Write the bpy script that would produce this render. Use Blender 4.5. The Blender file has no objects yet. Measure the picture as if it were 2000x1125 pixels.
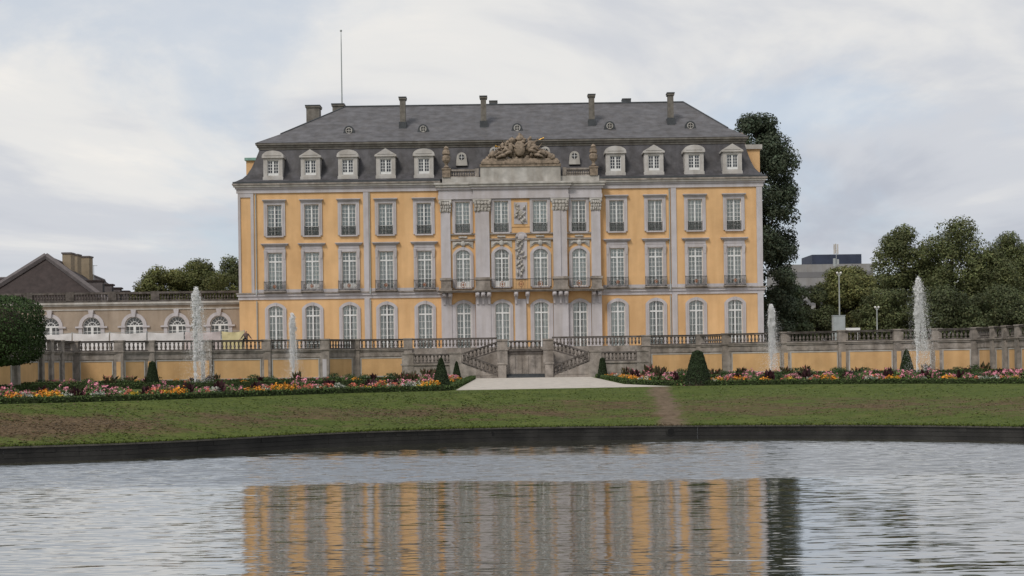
import bpy, math, random
import numpy as np
from mathutils import Matrix, Vector
random.seed(7)
R = math.radians
scene = bpy.context.scene
C = scene.collection

# ------------------------------------------------------------------ camera, sky, sun, exposure
F = 2600.0; CX = 1000.0; HY = 702.0; TH = 0.0137; EYE = 1.7
cd = bpy.data.cameras.new('camera'); cam = bpy.data.objects.new('camera', cd); C.objects.link(cam)
cd.sensor_width = 36; cd.lens = F / 2000 * 36; cd.shift_y = (HY - 562.5) / 2000
cd.clip_start = 0.1; cd.clip_end = 6000
cam.location = (0, 0, EYE); cam.rotation_euler = (math.pi / 2, TH, 0)
scene.camera = cam
SUN_AZ, SUN_EL = R(-32), R(50)          # azimuth measured from -Y (behind the camera) towards -X
world = bpy.data.worlds.new('World'); scene.world = world; world.use_nodes = True
def make_sky():
    nt = world.node_tree; N = nt.nodes; L = nt.links; N.clear()
    out = N.new('ShaderNodeOutputWorld'); bg = N.new('ShaderNodeBackground'); bg.inputs[1].default_value = 0.1
    sky = N.new('ShaderNodeTexSky'); sky.sky_type = 'NISHITA'; sky.sun_disc = False
    sky.sun_elevation = SUN_EL; sky.sun_rotation = R(180) + R(32)
    tc = N.new('ShaderNodeTexCoord'); sep = N.new('ShaderNodeSeparateXYZ'); L.new(tc.outputs['Generated'], sep.inputs[0])
    def m(op, a, b=None, c=None):
        n = N.new('ShaderNodeMath'); n.operation = op
        for i, v in enumerate((a, b, c)):
            if v is None: continue
            if isinstance(v, (int, float)): n.inputs[i].default_value = v
            else: L.new(v, n.inputs[i])
        return n.outputs[0]
    z = m('ADD', m('ABSOLUTE', sep.outputs[2]), 0.26)
    cb = N.new('ShaderNodeCombineXYZ'); L.new(m('DIVIDE', sep.outputs[0], z), cb.inputs[0]); L.new(m('DIVIDE', sep.outputs[1], z), cb.inputs[1])
    def noise(scale, detail, rough, off, dist=0.0):
        mp = N.new('ShaderNodeMapping'); mp.inputs['Location'].default_value = off; mp.inputs['Scale'].default_value = (scale, scale * 1.0, 1)
        L.new(cb.outputs[0], mp.inputs[0])
        n = N.new('ShaderNodeTexNoise'); n.inputs['Scale'].default_value = 1; n.inputs['Detail'].default_value = detail
        n.inputs['Roughness'].default_value = rough; n.inputs['Distortion'].default_value = dist
        L.new(mp.outputs[0], n.inputs['Vector']); return n.outputs[0]
    def ramp(v, stops):
        r = N.new('ShaderNodeValToRGB'); L.new(v, r.inputs[0]); e = r.color_ramp.elements
        while len(e) < len(stops): e.new(0.5)
        for el, (p, c) in zip(e, stops): el.position = p; el.color = (*c, 1)
        r.color_ramp.interpolation = 'EASE'; return r.outputs[0]
    n1 = noise(1.15, 7, 0.54, (21.7, 3.3, 0), 0.5); n2 = noise(1.3, 8, 0.58, (15.1, 0.4, 0), 0.4)
    tone = ramp(n1, [(0.36, (3.5, 3.72, 4.2)), (0.50, (4.45, 4.6, 4.92)), (0.60, (5.7, 5.65, 5.55)), (0.70, (6.9, 6.55, 6.05))])
    gap = ramp(n2, [(0.47, (0, 0, 0)), (0.63, (1, 1, 1))])
    gs = N.new('ShaderNodeMath'); gs.operation = 'MULTIPLY'; L.new(gap, gs.inputs[0]); gs.inputs[1].default_value = 0.55
    mix = N.new('ShaderNodeMix'); mix.data_type = 'RGBA'; L.new(gs.outputs[0], mix.inputs[0]); L.new(tone, mix.inputs[6])
    blue = N.new('ShaderNodeMix'); blue.data_type = 'RGBA'; blue.inputs[0].default_value = 0.6; L.new(sky.outputs[0], blue.inputs[6]); blue.inputs[7].default_value = (3.7, 4.15, 4.8, 1)
    L.new(blue.outputs[2], mix.inputs[7]); L.new(mix.outputs[2], bg.inputs[0]); L.new(bg.outputs[0], out.inputs[0])
make_sky()
sd = bpy.data.lights.new('sun', 'SUN'); sd.energy = 1.5; sd.angle = R(16); sd.color = (1, 0.94, 0.86)
sun = bpy.data.objects.new('sun', sd); C.objects.link(sun)
sdir = Vector((math.sin(SUN_AZ) * math.cos(SUN_EL), -math.cos(SUN_AZ) * math.cos(SUN_EL), math.sin(SUN_EL)))
sun.rotation_euler = sdir.to_track_quat('Z', 'Y').to_euler(); sun.location = (-60, -40, 80)
vs = scene.view_settings; vs.view_transform = 'Standard'; vs.look = 'None'; vs.gamma = 1; vs.exposure = 0.5; vs.use_curve_mapping = False
scene.cycles.volume_bounces = 6
scene.render.resolution_x = 1024; scene.render.resolution_y = 576

# ------------------------------------------------------------------ helpers
def uv(x, y):                                   # photo pixel -> camera-levelled offsets
    u, v = x - CX, HY - y
    return u * math.cos(TH) + v * math.sin(TH), -u * math.sin(TH) + v * math.cos(TH)
def at(x, y, Y):
    u, v = uv(x, y); return Vector((u * Y / F, Y, EYE + v * Y / F))
def px(x, Y, y=690): return at(x, y, Y).x
WL = {}
def wl(o): return WL.get(o.name, Vector((0, 0, 0)))
def tag(o, label=None, cat=None, group=None, kind=None):
    for k, v in (('label', label), ('category', cat), ('group', group), ('kind', kind)):
        if v: o[k] = v
    return o
def put(o, parent=None, loc=None):
    C.objects.link(o)
    L = Vector(loc) if loc is not None else Vector((0, 0, 0))
    WL[o.name] = L; o.location = L
    if parent:
        o.parent = parent; o.matrix_parent_inverse = Matrix.Translation(-wl(parent))
    return o
def empty(name, loc, label, cat, group=None):
    o = bpy.data.objects.new(name, None); o.empty_display_size = 0.5; put(o, None, loc); return tag(o, label, cat, group)
def inst(name, me, parent=None, loc=(0, 0, 0), rz=0, sc=None):
    o = bpy.data.objects.new(name, me); put(o, parent, loc); o.rotation_euler[2] = rz
    if sc: o.scale = sc
    return o
class MB:
    def __init__(s): s.v = []; s.f = []; s.m = []; s.k = 0
    def mat(s, k): s.k = k; return s
    def add(s, vs, fs):
        b = len(s.v); s.v += [tuple(p) for p in vs]; s.f += [tuple(i + b for i in f) for f in fs]; s.m += [s.k] * len(fs); return s
    def box(s, x0, x1, y0, y1, z0, z1):
        return s.add([(x0, y0, z0), (x1, y0, z0), (x1, y1, z0), (x0, y1, z0), (x0, y0, z1), (x1, y0, z1), (x1, y1, z1), (x0, y1, z1)],
                     [(0, 3, 2, 1), (4, 5, 6, 7), (0, 1, 5, 4), (1, 2, 6, 5), (2, 3, 7, 6), (3, 0, 4, 7)])
    def taper(s, x, y, z0, z1, a, b, a2, b2):   # centred frustum, half sizes
        return s.add([(x - a, y - b, z0), (x + a, y - b, z0), (x + a, y + b, z0), (x - a, y + b, z0),
                      (x - a2, y - b2, z1), (x + a2, y - b2, z1), (x + a2, y + b2, z1), (x - a2, y + b2, z1)],
                     [(0, 3, 2, 1), (4, 5, 6, 7), (0, 1, 5, 4), (1, 2, 6, 5), (2, 3, 7, 6), (3, 0, 4, 7)])
    def obox(s, A, B, d0, d1, z0, z1, e0=0.0, e1=0.0, zb=None):   # along plan line A->B, lateral offsets d0..d1 (to the right-hand side), zb: heights at B
        A = Vector(A[:2]); B = Vector(B[:2]); t = (B - A).normalized(); n = Vector((t.y, -t.x))
        A2 = A - t * e0; B2 = B + t * e1
        zb0, zb1 = zb if zb else (z0, z1)
        p = [A2 + n * d0, B2 + n * d0, B2 + n * d1, A2 + n * d1]; zz = [(z0, z1), (zb0, zb1), (zb0, zb1), (z0, z1)]
        vs = [(q.x, q.y, a[0]) for q, a in zip(p, zz)] + [(q.x, q.y, a[1]) for q, a in zip(p, zz)]
        return s.add(vs, [(0, 1, 2, 3), (7, 6, 5, 4), (4, 5, 1, 0), (5, 6, 2, 1), (6, 7, 3, 2), (7, 4, 0, 3)])
    def prism(s, pts, y0, y1):                  # polygon in XZ, extruded along Y
        n = len(pts)
        return s.add([(x, y0, z) for x, z in pts] + [(x, y1, z) for x, z in pts],
                     [tuple(range(n)), tuple(range(2 * n - 1, n - 1, -1))] + [(i, i + n, (i + 1) % n + n, (i + 1) % n) for i in range(n)])
    def lathe(s, prof, x=0, y=0, z=0, n=8, ph=0.0):
        vs = []; fs = []
        for r, h in prof:
            for k in range(n):
                a = 2 * math.pi * k / n + ph; vs.append((x + r * math.cos(a), y + r * math.sin(a), z + h))
        for j in range(len(prof) - 1):
            for k in range(n): fs.append((j * n + k, j * n + (k + 1) % n, (j + 1) * n + (k + 1) % n, (j + 1) * n + k))
        fs.append(tuple(range(n - 1, -1, -1))); fs.append(tuple(range((len(prof) - 1) * n, len(prof) * n)))
        return s.add(vs, fs)
    def tube(s, pts, rs, n=6):
        pts = [Vector(p) for p in pts]; vs = []; fs = []
        for i, p in enumerate(pts):
            d = (pts[min(i + 1, len(pts) - 1)] - pts[max(i - 1, 0)]).normalized()
            a = d.orthogonal().normalized(); b = d.cross(a)
            for k in range(n):
                t = 2 * math.pi * k / n; q = p + (a * math.cos(t) + b * math.sin(t)) * rs[i]; vs.append(tuple(q))
        for j in range(len(pts) - 1):
            for k in range(n): fs.append((j * n + k, j * n + (k + 1) % n, (j + 1) * n + (k + 1) % n, (j + 1) * n + k))
        fs.append(tuple(range(n - 1, -1, -1))); fs.append(tuple(range((len(pts) - 1) * n, len(pts) * n)))
        return s.add(vs, fs)
    def blob(s, c, r, seed=0, n=8, m=6, rough=0.12):
        rr = random.Random(seed); vs = []; fs = []
        for j in range(m + 1):
            t = math.pi * j / m
            for k in range(n):
                a = 2 * math.pi * k / n; q = 1 + rr.uniform(-rough, rough)
                vs.append((c[0] + r[0] * q * math.sin(t) * math.cos(a), c[1] + r[1] * q * math.sin(t) * math.sin(a), c[2] + r[2] * q * math.cos(t)))
        for j in range(m):
            for k in range(n): fs.append(((j + 1) * n + k, (j + 1) * n + (k + 1) % n, j * n + (k + 1) % n, j * n + k))
        return s.add(vs, fs)
    def mesh(s, name, mats, smooth=False):
        me = bpy.data.meshes.new(name); me.from_pydata(s.v, [], s.f)
        for m in (mats if isinstance(mats, (list, tuple)) else [mats]): me.materials.append(m)
        me.polygons.foreach_set('material_index', s.m)
        if smooth: me.polygons.foreach_set('use_smooth', [True] * len(s.f))
        me.update(); return me
    def build(s, name, mats, parent=None, loc=None, smooth=False):
        L = Vector(loc) if loc is not None else None
        if L is not None: s.v = [(a - L.x, b - L.y, c - L.z) for a, b, c in s.v]
        return put(bpy.data.objects.new(name, s.mesh(name, mats, smooth)), parent, L)
def quads_mesh(name, Q, mats, mi=None, col=None):
    """Q: (n,4,3) array of quads -> mesh; col: (n,3) per-face tint"""
    n = len(Q); me = bpy.data.meshes.new(name)
    me.vertices.add(n * 4); me.vertices.foreach_set('co', np.ascontiguousarray(Q, dtype=np.float32).ravel())
    me.loops.add(n * 4); me.loops.foreach_set('vertex_index', np.arange(n * 4, dtype=np.int32))
    me.polygons.add(n); me.polygons.foreach_set('loop_start', np.arange(0, n * 4, 4, dtype=np.int32))
    for m in (mats if isinstance(mats, (list, tuple)) else [mats]): me.materials.append(m)
    if mi is not None: me.polygons.foreach_set('material_index', np.asarray(mi, dtype=np.int32))
    if col is not None:
        a = me.color_attributes.new('tint', 'FLOAT_COLOR', 'CORNER')
        c4 = np.ones((n, 4, 4), dtype=np.float32); c4[:, :, :3] = col[:, None, :]; a.data.foreach_set('color', c4.ravel())
    me.update(calc_edges=True); return me

# ------------------------------------------------------------------ materials
def mat(name, col, rough=0.8, var=0.25, scale=1.0, bump=0.0, bscale=20.0, col2=None, stretch=(1, 1, 1), streak=0.0, spec=0.3, metal=0.0):
    m = bpy.data.materials.new(name); m.use_nodes = True; N = m.node_tree.nodes; L = m.node_tree.links
    b = N['Principled BSDF']; b.inputs['Roughness'].default_value = rough; b.inputs['Metallic'].default_value = metal
    b.inputs['Specular IOR Level'].default_value = spec
    tc = N.new('ShaderNodeTexCoord'); geo = N.new('ShaderNodeNewGeometry')
    mp = N.new('ShaderNodeMapping'); mp.inputs['Scale'].default_value = stretch; L.new(geo.outputs['Position'], mp.inputs[0])
    n = N.new('ShaderNodeTexNoise'); n.inputs['Scale'].default_value = scale; n.inputs['Detail'].default_value = 6; n.inputs['Roughness'].default_value = 0.6
    L.new(mp.outputs[0], n.inputs['Vector'])
    r = N.new('ShaderNodeValToRGB'); L.new(n.outputs[0], r.inputs[0])
    c2 = col2 or tuple(c * (1 - var) for c in col); c1 = col if col2 else tuple(min(1, c * (1 + var * 0.5)) for c in col)
    r.color_ramp.elements[0].position = 0.33; r.color_ramp.elements[0].color = (*c2, 1)
    r.color_ramp.elements[1].position = 0.66; r.color_ramp.elements[1].color = (*c1, 1)
    out = r.outputs[0]
    if streak:
        mp2 = N.new('ShaderNodeMapping'); mp2.inputs['Scale'].default_value = (0.9, 0.9, 0.10); L.new(geo.outputs['Position'], mp2.inputs[0])
        n2 = N.new('ShaderNodeTexNoise'); n2.inputs['Scale'].default_value = 1.5; n2.inputs['Detail'].default_value = 5; L.new(mp2.outputs[0], n2.inputs['Vector'])
        r2 = N.new('ShaderNodeValToRGB'); L.new(n2.outputs[0], r2.inputs[0])
        k = 1 - streak; r2.color_ramp.elements[0].position = 0.36; r2.color_ramp.elements[0].color = (k, k * 0.97, k * 0.93, 1)
        r2.color_ramp.elements[1].position = 0.6; r2.color_ramp.elements[1].color = (1, 1, 1, 1)
        mx = N.new('ShaderNodeMix'); mx.data_type = 'RGBA'; mx.blend_type = 'MULTIPLY'; mx.inputs[0].default_value = 1
        L.new(out, mx.inputs[6]); L.new(r2.outputs[0], mx.inputs[7]); out = mx.outputs[2]
    L.new(out, b.inputs['Base Color'])
    if bump:
        nb = N.new('ShaderNodeTexNoise'); nb.inputs['Scale'].default_value = bscale; nb.inputs['Detail'].default_value = 4; L.new(geo.outputs['Position'], nb.inputs['Vector'])
        bp = N.new('ShaderNodeBump'); bp.inputs['Strength'].default_value = bump; bp.inputs['Distance'].default_value = 0.05
        L.new(nb.outputs[0], bp.inputs['Height']); L.new(bp.outputs[0], b.inputs['Normal'])
    return m
def leafmat(name, rough=0.6, trans=0.25):
    m = bpy.data.materials.new(name); m.use_nodes = True; N = m.node_tree.nodes; L = m.node_tree.links
    b = N['Principled BSDF']; b.inputs['Roughness'].default_value = rough; b.inputs['Specular IOR Level'].default_value = 0.25
    a = N.new('ShaderNodeAttribute'); a.attribute_name = 'tint'; L.new(a.outputs['Color'], b.inputs['Base Color'])
    t = N.new('ShaderNodeBsdfTranslucent'); L.new(a.outputs['Color'], t.inputs[0])
    mx = N.new('ShaderNodeMixShader'); mx.inputs[0].default_value = trans; L.new(b.outputs[0], mx.inputs[1]); L.new(t.outputs[0], mx.inputs[2])
    L.new(mx.outputs[0], N['Material Output'].inputs[0]); return m
M = {}
M['ochre'] = mat('ochre_render', (0.68, 0.43, 0.215), 0.85, 0.13, 0.35, 0.06, 30, streak=0.09)
M['ochre_wall'] = mat('ochre_wall_render', (0.60, 0.375, 0.18), 0.85, 0.16, 0.5, 0.08, 30, streak=0.10)
M['buff'] = mat('buff_render', (0.34, 0.275, 0.215), 0.85, 0.16, 0.6, 0.06, 30, streak=0.15)
M['lilac'] = mat('lilac_grey_paint', (0.49, 0.465, 0.48), 0.75, 0.10, 0.8, 0.05, 30, streak=0.14)
M['pale'] = mat('pale_stone', (0.46, 0.44, 0.41), 0.8, 0.22, 1.2, 0.1, 12, streak=0.2)
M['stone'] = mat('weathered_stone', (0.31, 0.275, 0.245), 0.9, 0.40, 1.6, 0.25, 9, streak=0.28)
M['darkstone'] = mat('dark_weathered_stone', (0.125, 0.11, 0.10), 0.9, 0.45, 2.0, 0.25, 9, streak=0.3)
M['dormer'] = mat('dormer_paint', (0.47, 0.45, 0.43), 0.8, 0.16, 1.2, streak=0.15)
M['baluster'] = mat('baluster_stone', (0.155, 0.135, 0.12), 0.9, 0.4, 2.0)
M['sculpt'] = mat('weathered_sculpture_stone', (0.26, 0.205, 0.155), 0.9, 0.5, 3.0, 0.3, 9)
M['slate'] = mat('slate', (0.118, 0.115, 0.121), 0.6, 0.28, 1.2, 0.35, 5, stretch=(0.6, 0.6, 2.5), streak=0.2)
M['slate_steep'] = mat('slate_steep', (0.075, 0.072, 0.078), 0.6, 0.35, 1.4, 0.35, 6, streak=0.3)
M['lead'] = mat('lead', (0.06, 0.065, 0.07), 0.55, 0.3, 2)
M['copper'] = mat('copper_green', (0.22, 0.38, 0.32), 0.7, 0.2, 2)
M['white'] = mat('white_paint', (0.68, 0.68, 0.67), 0.5, 0.06, 2)
M['iron'] = mat('dark_iron', (0.06, 0.06, 0.055), 0.5, 0.3, 4)
M['gilt'] = mat('gilt', (0.62, 0.36, 0.08), 0.35, 0.15, 4, metal=0.8)
M['rust'] = mat('red_brown_emblem', (0.30, 0.13, 0.07), 0.5, 0.2, 4)
M['curtain'] = mat('curtain', (0.76, 0.79, 0.77), 0.9, 0.18, 1.5, stretch=(6, 6, 0.6))
def vary(m, lo, hi):
    N = m.node_tree.nodes; L = m.node_tree.links; b = N['Principled BSDF']; src = b.inputs['Base Color'].links[0].from_socket
    oi = N.new('ShaderNodeObjectInfo'); mr = N.new('ShaderNodeMapRange'); L.new(oi.outputs['Random'], mr.inputs[0]); mr.inputs[3].default_value = lo; mr.inputs[4].default_value = hi
    x = N.new('ShaderNodeMix'); x.data_type = 'RGBA'; x.blend_type = 'MULTIPLY'; x.inputs[0].default_value = 1; L.new(src, x.inputs[6]); L.new(mr.outputs[0], x.inputs[7]); L.new(x.outputs[2], b.inputs['Base Color'])
vary(M['curtain'], 0.85, 1.2)
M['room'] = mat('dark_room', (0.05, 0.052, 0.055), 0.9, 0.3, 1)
M['black'] = mat('pipe_dark', (0.006, 0.006, 0.006), 0.9, 0.2, 3)
M['tile'] = mat('brown_tile', (0.05, 0.038, 0.036), 0.8, 0.3, 1.5, 0.3, 6)
M['tile_edge'] = mat('grey_ridge', (0.13, 0.115, 0.115), 0.8, 0.2, 2)
M['chimney'] = mat('chimney_render', (0.29, 0.235, 0.165), 0.85, 0.2, 1)
M['chimney_grey'] = mat('chimney_grey', (0.185, 0.17, 0.15), 0.85, 0.3, 2, streak=0.2)
M['concrete'] = mat('concrete', (0.25, 0.25, 0.25), 0.85, 0.15, 0.3, streak=0.1)
M['band'] = mat('grey_window_band', (0.15, 0.15, 0.155), 0.5, 0.06, 0.2)
M['bluebox'] = mat('dark_blue_cladding', (0.035, 0.045, 0.075), 0.6, 0.2, 0.4)
M['quay'] = mat('wet_dark_planks', (0.020, 0.019, 0.017), 0.65, 0.6, 0.9, 0.3, 6, streak=0.45)
M['quaytop'] = mat('quay_coping', (0.07, 0.065, 0.055), 0.85, 0.4, 2, 0.2, 8)
M['gravel'] = mat('gravel', (0.46, 0.42, 0.37), 0.95, 0.24, 1.4, 0.3, 25)
M['terrace'] = mat('terrace_gravel', (0.36, 0.32, 0.27), 0.95, 0.14, 0.6, 0.3, 25)
M['tarp'] = mat('white_sheet', (0.60, 0.58, 0.57), 0.6, 0.12, 1.2)
M['tarp_pink'] = mat('pinkish_sheet', (0.52, 0.45, 0.44), 0.6, 0.12, 1.2)
M['tarp_yellow'] = mat('yellow_sheet', (0.62, 0.54, 0.30), 0.6, 0.12, 1.2)
M['grey_metal'] = mat('grey_metal', (0.33, 0.36, 0.36), 0.5, 0.12, 2)
M['bark'] = mat('bark', (0.07, 0.055, 0.04), 0.95, 0.4, 3, 0.4, 8)
M['skin'] = mat('skin', (0.42, 0.24, 0.17), 0.6, 0.05, 4)
M['shirt'] = mat('shirt_cloth', (0.13, 0.09, 0.085), 0.9, 0.35, 9)
M['trousers'] = mat('dark_cloth', (0.02, 0.02, 0.024), 0.9, 0.2, 9)
M['hair'] = mat('brown_hair', (0.05, 0.03, 0.02), 0.7, 0.2, 9)
M['soil'] = mat('bed_soil', (0.06, 0.075, 0.025), 0.95, 0.4, 1.5, 0.3, 12, col2=(0.045, 0.032, 0.02))
M['hedgecore'] = mat('hedge_twigs', (0.03, 0.042, 0.014), 0.95, 0.4, 6)
M['leaf'] = leafmat('leaf'); M['petal'] = leafmat('petal', 0.6, 0.2); M['needle'] = leafmat('clipped_leaf', 0.7, 0.12)
def glassmat():
    m = bpy.data.materials.new('window_glass'); m.use_nodes = True; N = m.node_tree.nodes; L = m.node_tree.links; N.remove(N['Principled BSDF'])
    t = N.new('ShaderNodeBsdfTransparent'); t.inputs[0].default_value = (0.92, 0.95, 0.94, 1)
    g = N.new('ShaderNodeBsdfGlossy'); g.inputs['Roughness'].default_value = 0.06
    geo = N.new('ShaderNodeNewGeometry'); n = N.new('ShaderNodeTexNoise'); n.inputs['Scale'].default_value = 1.7; L.new(geo.outputs['Position'], n.inputs['Vector'])
    b = N.new('ShaderNodeBump'); b.inputs['Strength'].default_value = 0.15; b.inputs['Distance'].default_value = 0.05; L.new(n.outputs[0], b.inputs['Height']); L.new(b.outputs[0], g.inputs['Normal'])
    f = N.new('ShaderNodeFresnel'); f.inputs[0].default_value = 1.5
    ma = N.new('ShaderNodeMath'); ma.operation = 'MULTIPLY_ADD'; L.new(f.outputs[0], ma.inputs[0]); ma.inputs[1].default_value = 1.6; ma.inputs[2].default_value = 0.04
    x = N.new('ShaderNodeMixShader'); L.new(ma.outputs[0], x.inputs[0]); L.new(t.outputs[0], x.inputs[1]); L.new(g.outputs[0], x.inputs[2]); L.new(x.outputs[0], N['Material Output'].inputs[0]); return m
M['glass'] = glassmat()
def sprayname():
    m = bpy.data.materials.new('water_spray'); m.use_nodes = True; N = m.node_tree.nodes; L = m.node_tree.links
    b = N['Principled BSDF']; b.inputs['Base Color'].default_value = (0.97, 0.97, 0.97, 1); b.inputs['Roughness'].default_value = 0.25
    t = N.new('ShaderNodeBsdfTranslucent'); t.inputs[0].default_value = (0.97, 0.97, 0.97, 1)
    tr = N.new('ShaderNodeBsdfTransparent'); x = N.new('ShaderNodeMixShader'); x.inputs[0].default_value = 0.5
    L.new(b.outputs[0], x.inputs[1]); L.new(t.outputs[0], x.inputs[2])
    y = N.new('ShaderNodeMixShader'); y.inputs[0].default_value = 0.03; L.new(x.outputs[0], y.inputs[1]); L.new(tr.outputs[0], y.inputs[2])
    L.new(y.outputs[0], N['Material Output'].inputs[0]); return m
M['spray'] = sprayname()
def mistmat(name, dens, lo, hi, sc):
    m = bpy.data.materials.new(name); m.use_nodes = True; N = m.node_tree.nodes; L = m.node_tree.links; N.remove(N['Principled BSDF'])
    v = N.new('ShaderNodeVolumePrincipled'); v.inputs['Color'].default_value = (1, 1, 1, 1); geo = N.new('ShaderNodeNewGeometry')
    mp = N.new('ShaderNodeMapping'); mp.inputs['Scale'].default_value = (sc, sc, sc * 0.3); L.new(geo.outputs['Position'], mp.inputs[0]); n = N.new('ShaderNodeTexNoise'); n.inputs['Scale'].default_value = 1; n.inputs['Detail'].default_value = 4; L.new(mp.outputs[0], n.inputs['Vector'])
    k = N.new('ShaderNodeMapRange'); L.new(n.outputs[0], k.inputs[0]); k.inputs[1].default_value = lo; k.inputs[2].default_value = hi; k.inputs[4].default_value = dens; L.new(k.outputs[0], v.inputs['Density']); L.new(v.outputs[0], N['Material Output'].inputs['Volume']); return m
M['mist'] = mistmat('water_mist', 0.34, 0.40, 0.75, 2.5)
def watermat():
    m = bpy.data.materials.new('pond_water'); m.use_nodes = True; N = m.node_tree.nodes; L = m.node_tree.links
    b = N['Principled BSDF']; b.inputs['Base Color'].default_value = (0.028, 0.03, 0.022, 1); b.inputs['Roughness'].default_value = 0.02; b.inputs['IOR'].default_value = 1.33
    geo = N.new('ShaderNodeNewGeometry')
    def noise(sc, scale, det):
        mp = N.new('ShaderNodeMapping'); mp.inputs['Scale'].default_value = sc; L.new(geo.outputs['Position'], mp.inputs[0])
        n = N.new('ShaderNodeTexNoise'); n.inputs['Scale'].default_value = scale; n.inputs['Detail'].default_value = det; n.inputs['Roughness'].default_value = 0.5
        L.new(mp.outputs[0], n.inputs['Vector']); return n.outputs[0]
    def m2(op, a, c, d=None):
        n = N.new('ShaderNodeMath'); n.operation = op
        for i, v in enumerate((a, c, d)):
            if v is None: continue
            if isinstance(v, (int, float)): n.inputs[i].default_value = v
            else: L.new(v, n.inputs[i])
        return n.outputs[0]
    def slope(sc, scale, det):
        mp = N.new('ShaderNodeMapping'); mp.inputs['Scale'].default_value = sc; L.new(geo.outputs['Position'], mp.inputs[0])
        n = N.new('ShaderNodeTexNoise'); n.inputs['Scale'].default_value = scale; n.inputs['Detail'].default_value = det; L.new(mp.outputs[0], n.inputs['Vector'])
        q = N.new('ShaderNodeSeparateColor'); L.new(n.outputs['Color'], q.inputs[0]); return m2('SUBTRACT', q.outputs[0], 0.5), m2('SUBTRACT', q.outputs[1], 0.5)
    sx, sy = slope((0.10, 1.0, 1), 2.6, 3); cx_, cy_ = slope((0.16, 1.0, 1), 9.0, 2)
    # a cat's-paw of wind-ruffled water crosses the far half of the pond
    sep = N.new('ShaderNodeSeparateXYZ'); L.new(geo.outputs['Position'], sep.inputs[0])
    wob = m2('MULTIPLY', m2('SUBTRACT', noise((0.10, 0.5, 1), 1.0, 4), 0.5), 5.0); yy = m2('ADD', sep.outputs[1], wob)
    def step(v, a, c, lo=0.0, hi=1.0):
        k = N.new('ShaderNodeMapRange'); k.interpolation_type = 'SMOOTHSTEP'; L.new(v, k.inputs[0]); k.inputs[1].default_value = a; k.inputs[2].default_value = c; k.inputs[3].default_value = lo; k.inputs[4].default_value = hi; return k.outputs[0]
    rise = step(yy, 40.4, 42.4); calm = m2('MULTIPLY', step(yy, 51.5, 54.0), step(sep.outputs[0], 3.0, 9.0, 1.0, 0.12))
    ruf = m2('MULTIPLY', rise, m2('SUBTRACT', 1.0, m2('MULTIPLY', calm, 0.85)))
    flank = m2('MAXIMUM', step(sep.outputs[0], -6.0, -9.5), step(sep.outputs[0], 8.0, 12.0))     # beside the palace reflection: extra ripple and tilt put in to mirror brighter sky
    amp = m2('ADD', m2('MULTIPLY', ruf, 0.5), m2('MULTIPLY_ADD', flank, 0.16, 0.23))
    nx = m2('ADD', m2('MULTIPLY', sx, 0.02), m2('MULTIPLY', cx_, m2('MULTIPLY', amp, 0.25)))
    ny = m2('ADD', m2('MULTIPLY', sy, m2('MULTIPLY_ADD', flank, 0.05, 0.08)), m2('MULTIPLY_ADD', cy_, amp, m2('MINIMUM', m2('MULTIPLY', ruf, -0.165), m2('MULTIPLY', flank, -0.055))))  # constant tilt towards the viewer built into the normals brightens band and flanks
    cb = N.new('ShaderNodeCombineXYZ'); L.new(nx, cb.inputs[0]); L.new(ny, cb.inputs[1]); cb.inputs[2].default_value = 1.0
    vn = N.new('ShaderNodeVectorMath'); vn.operation = 'NORMALIZE'; L.new(cb.outputs[0], vn.inputs[0])
    N.remove(b); d = N.new('ShaderNodeBsdfDiffuse'); d.inputs[0].default_value = (0.045, 0.045, 0.03, 1); gl_ = N.new('ShaderNodeBsdfGlossy'); gl_.inputs['Roughness'].default_value = 0.03; gl_.inputs[0].default_value = (0.97, 0.97, 0.97, 1)
    L.new(vn.outputs[0], gl_.inputs['Normal']); lw = N.new('ShaderNodeLayerWeight'); L.new(vn.outputs[0], lw.inputs['Normal']); lw.inputs[0].default_value = 0.5
    fac = m2('POWER', lw.outputs['Facing'], 2.2); mx = N.new('ShaderNodeMixShader'); L.new(fac, mx.inputs[0]); L.new(d.outputs[0], mx.inputs[1]); L.new(gl_.outputs[0], mx.inputs[2]); L.new(mx.outputs[0], N['Material Output'].inputs[0])
    return m
M['water'] = watermat()
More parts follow.
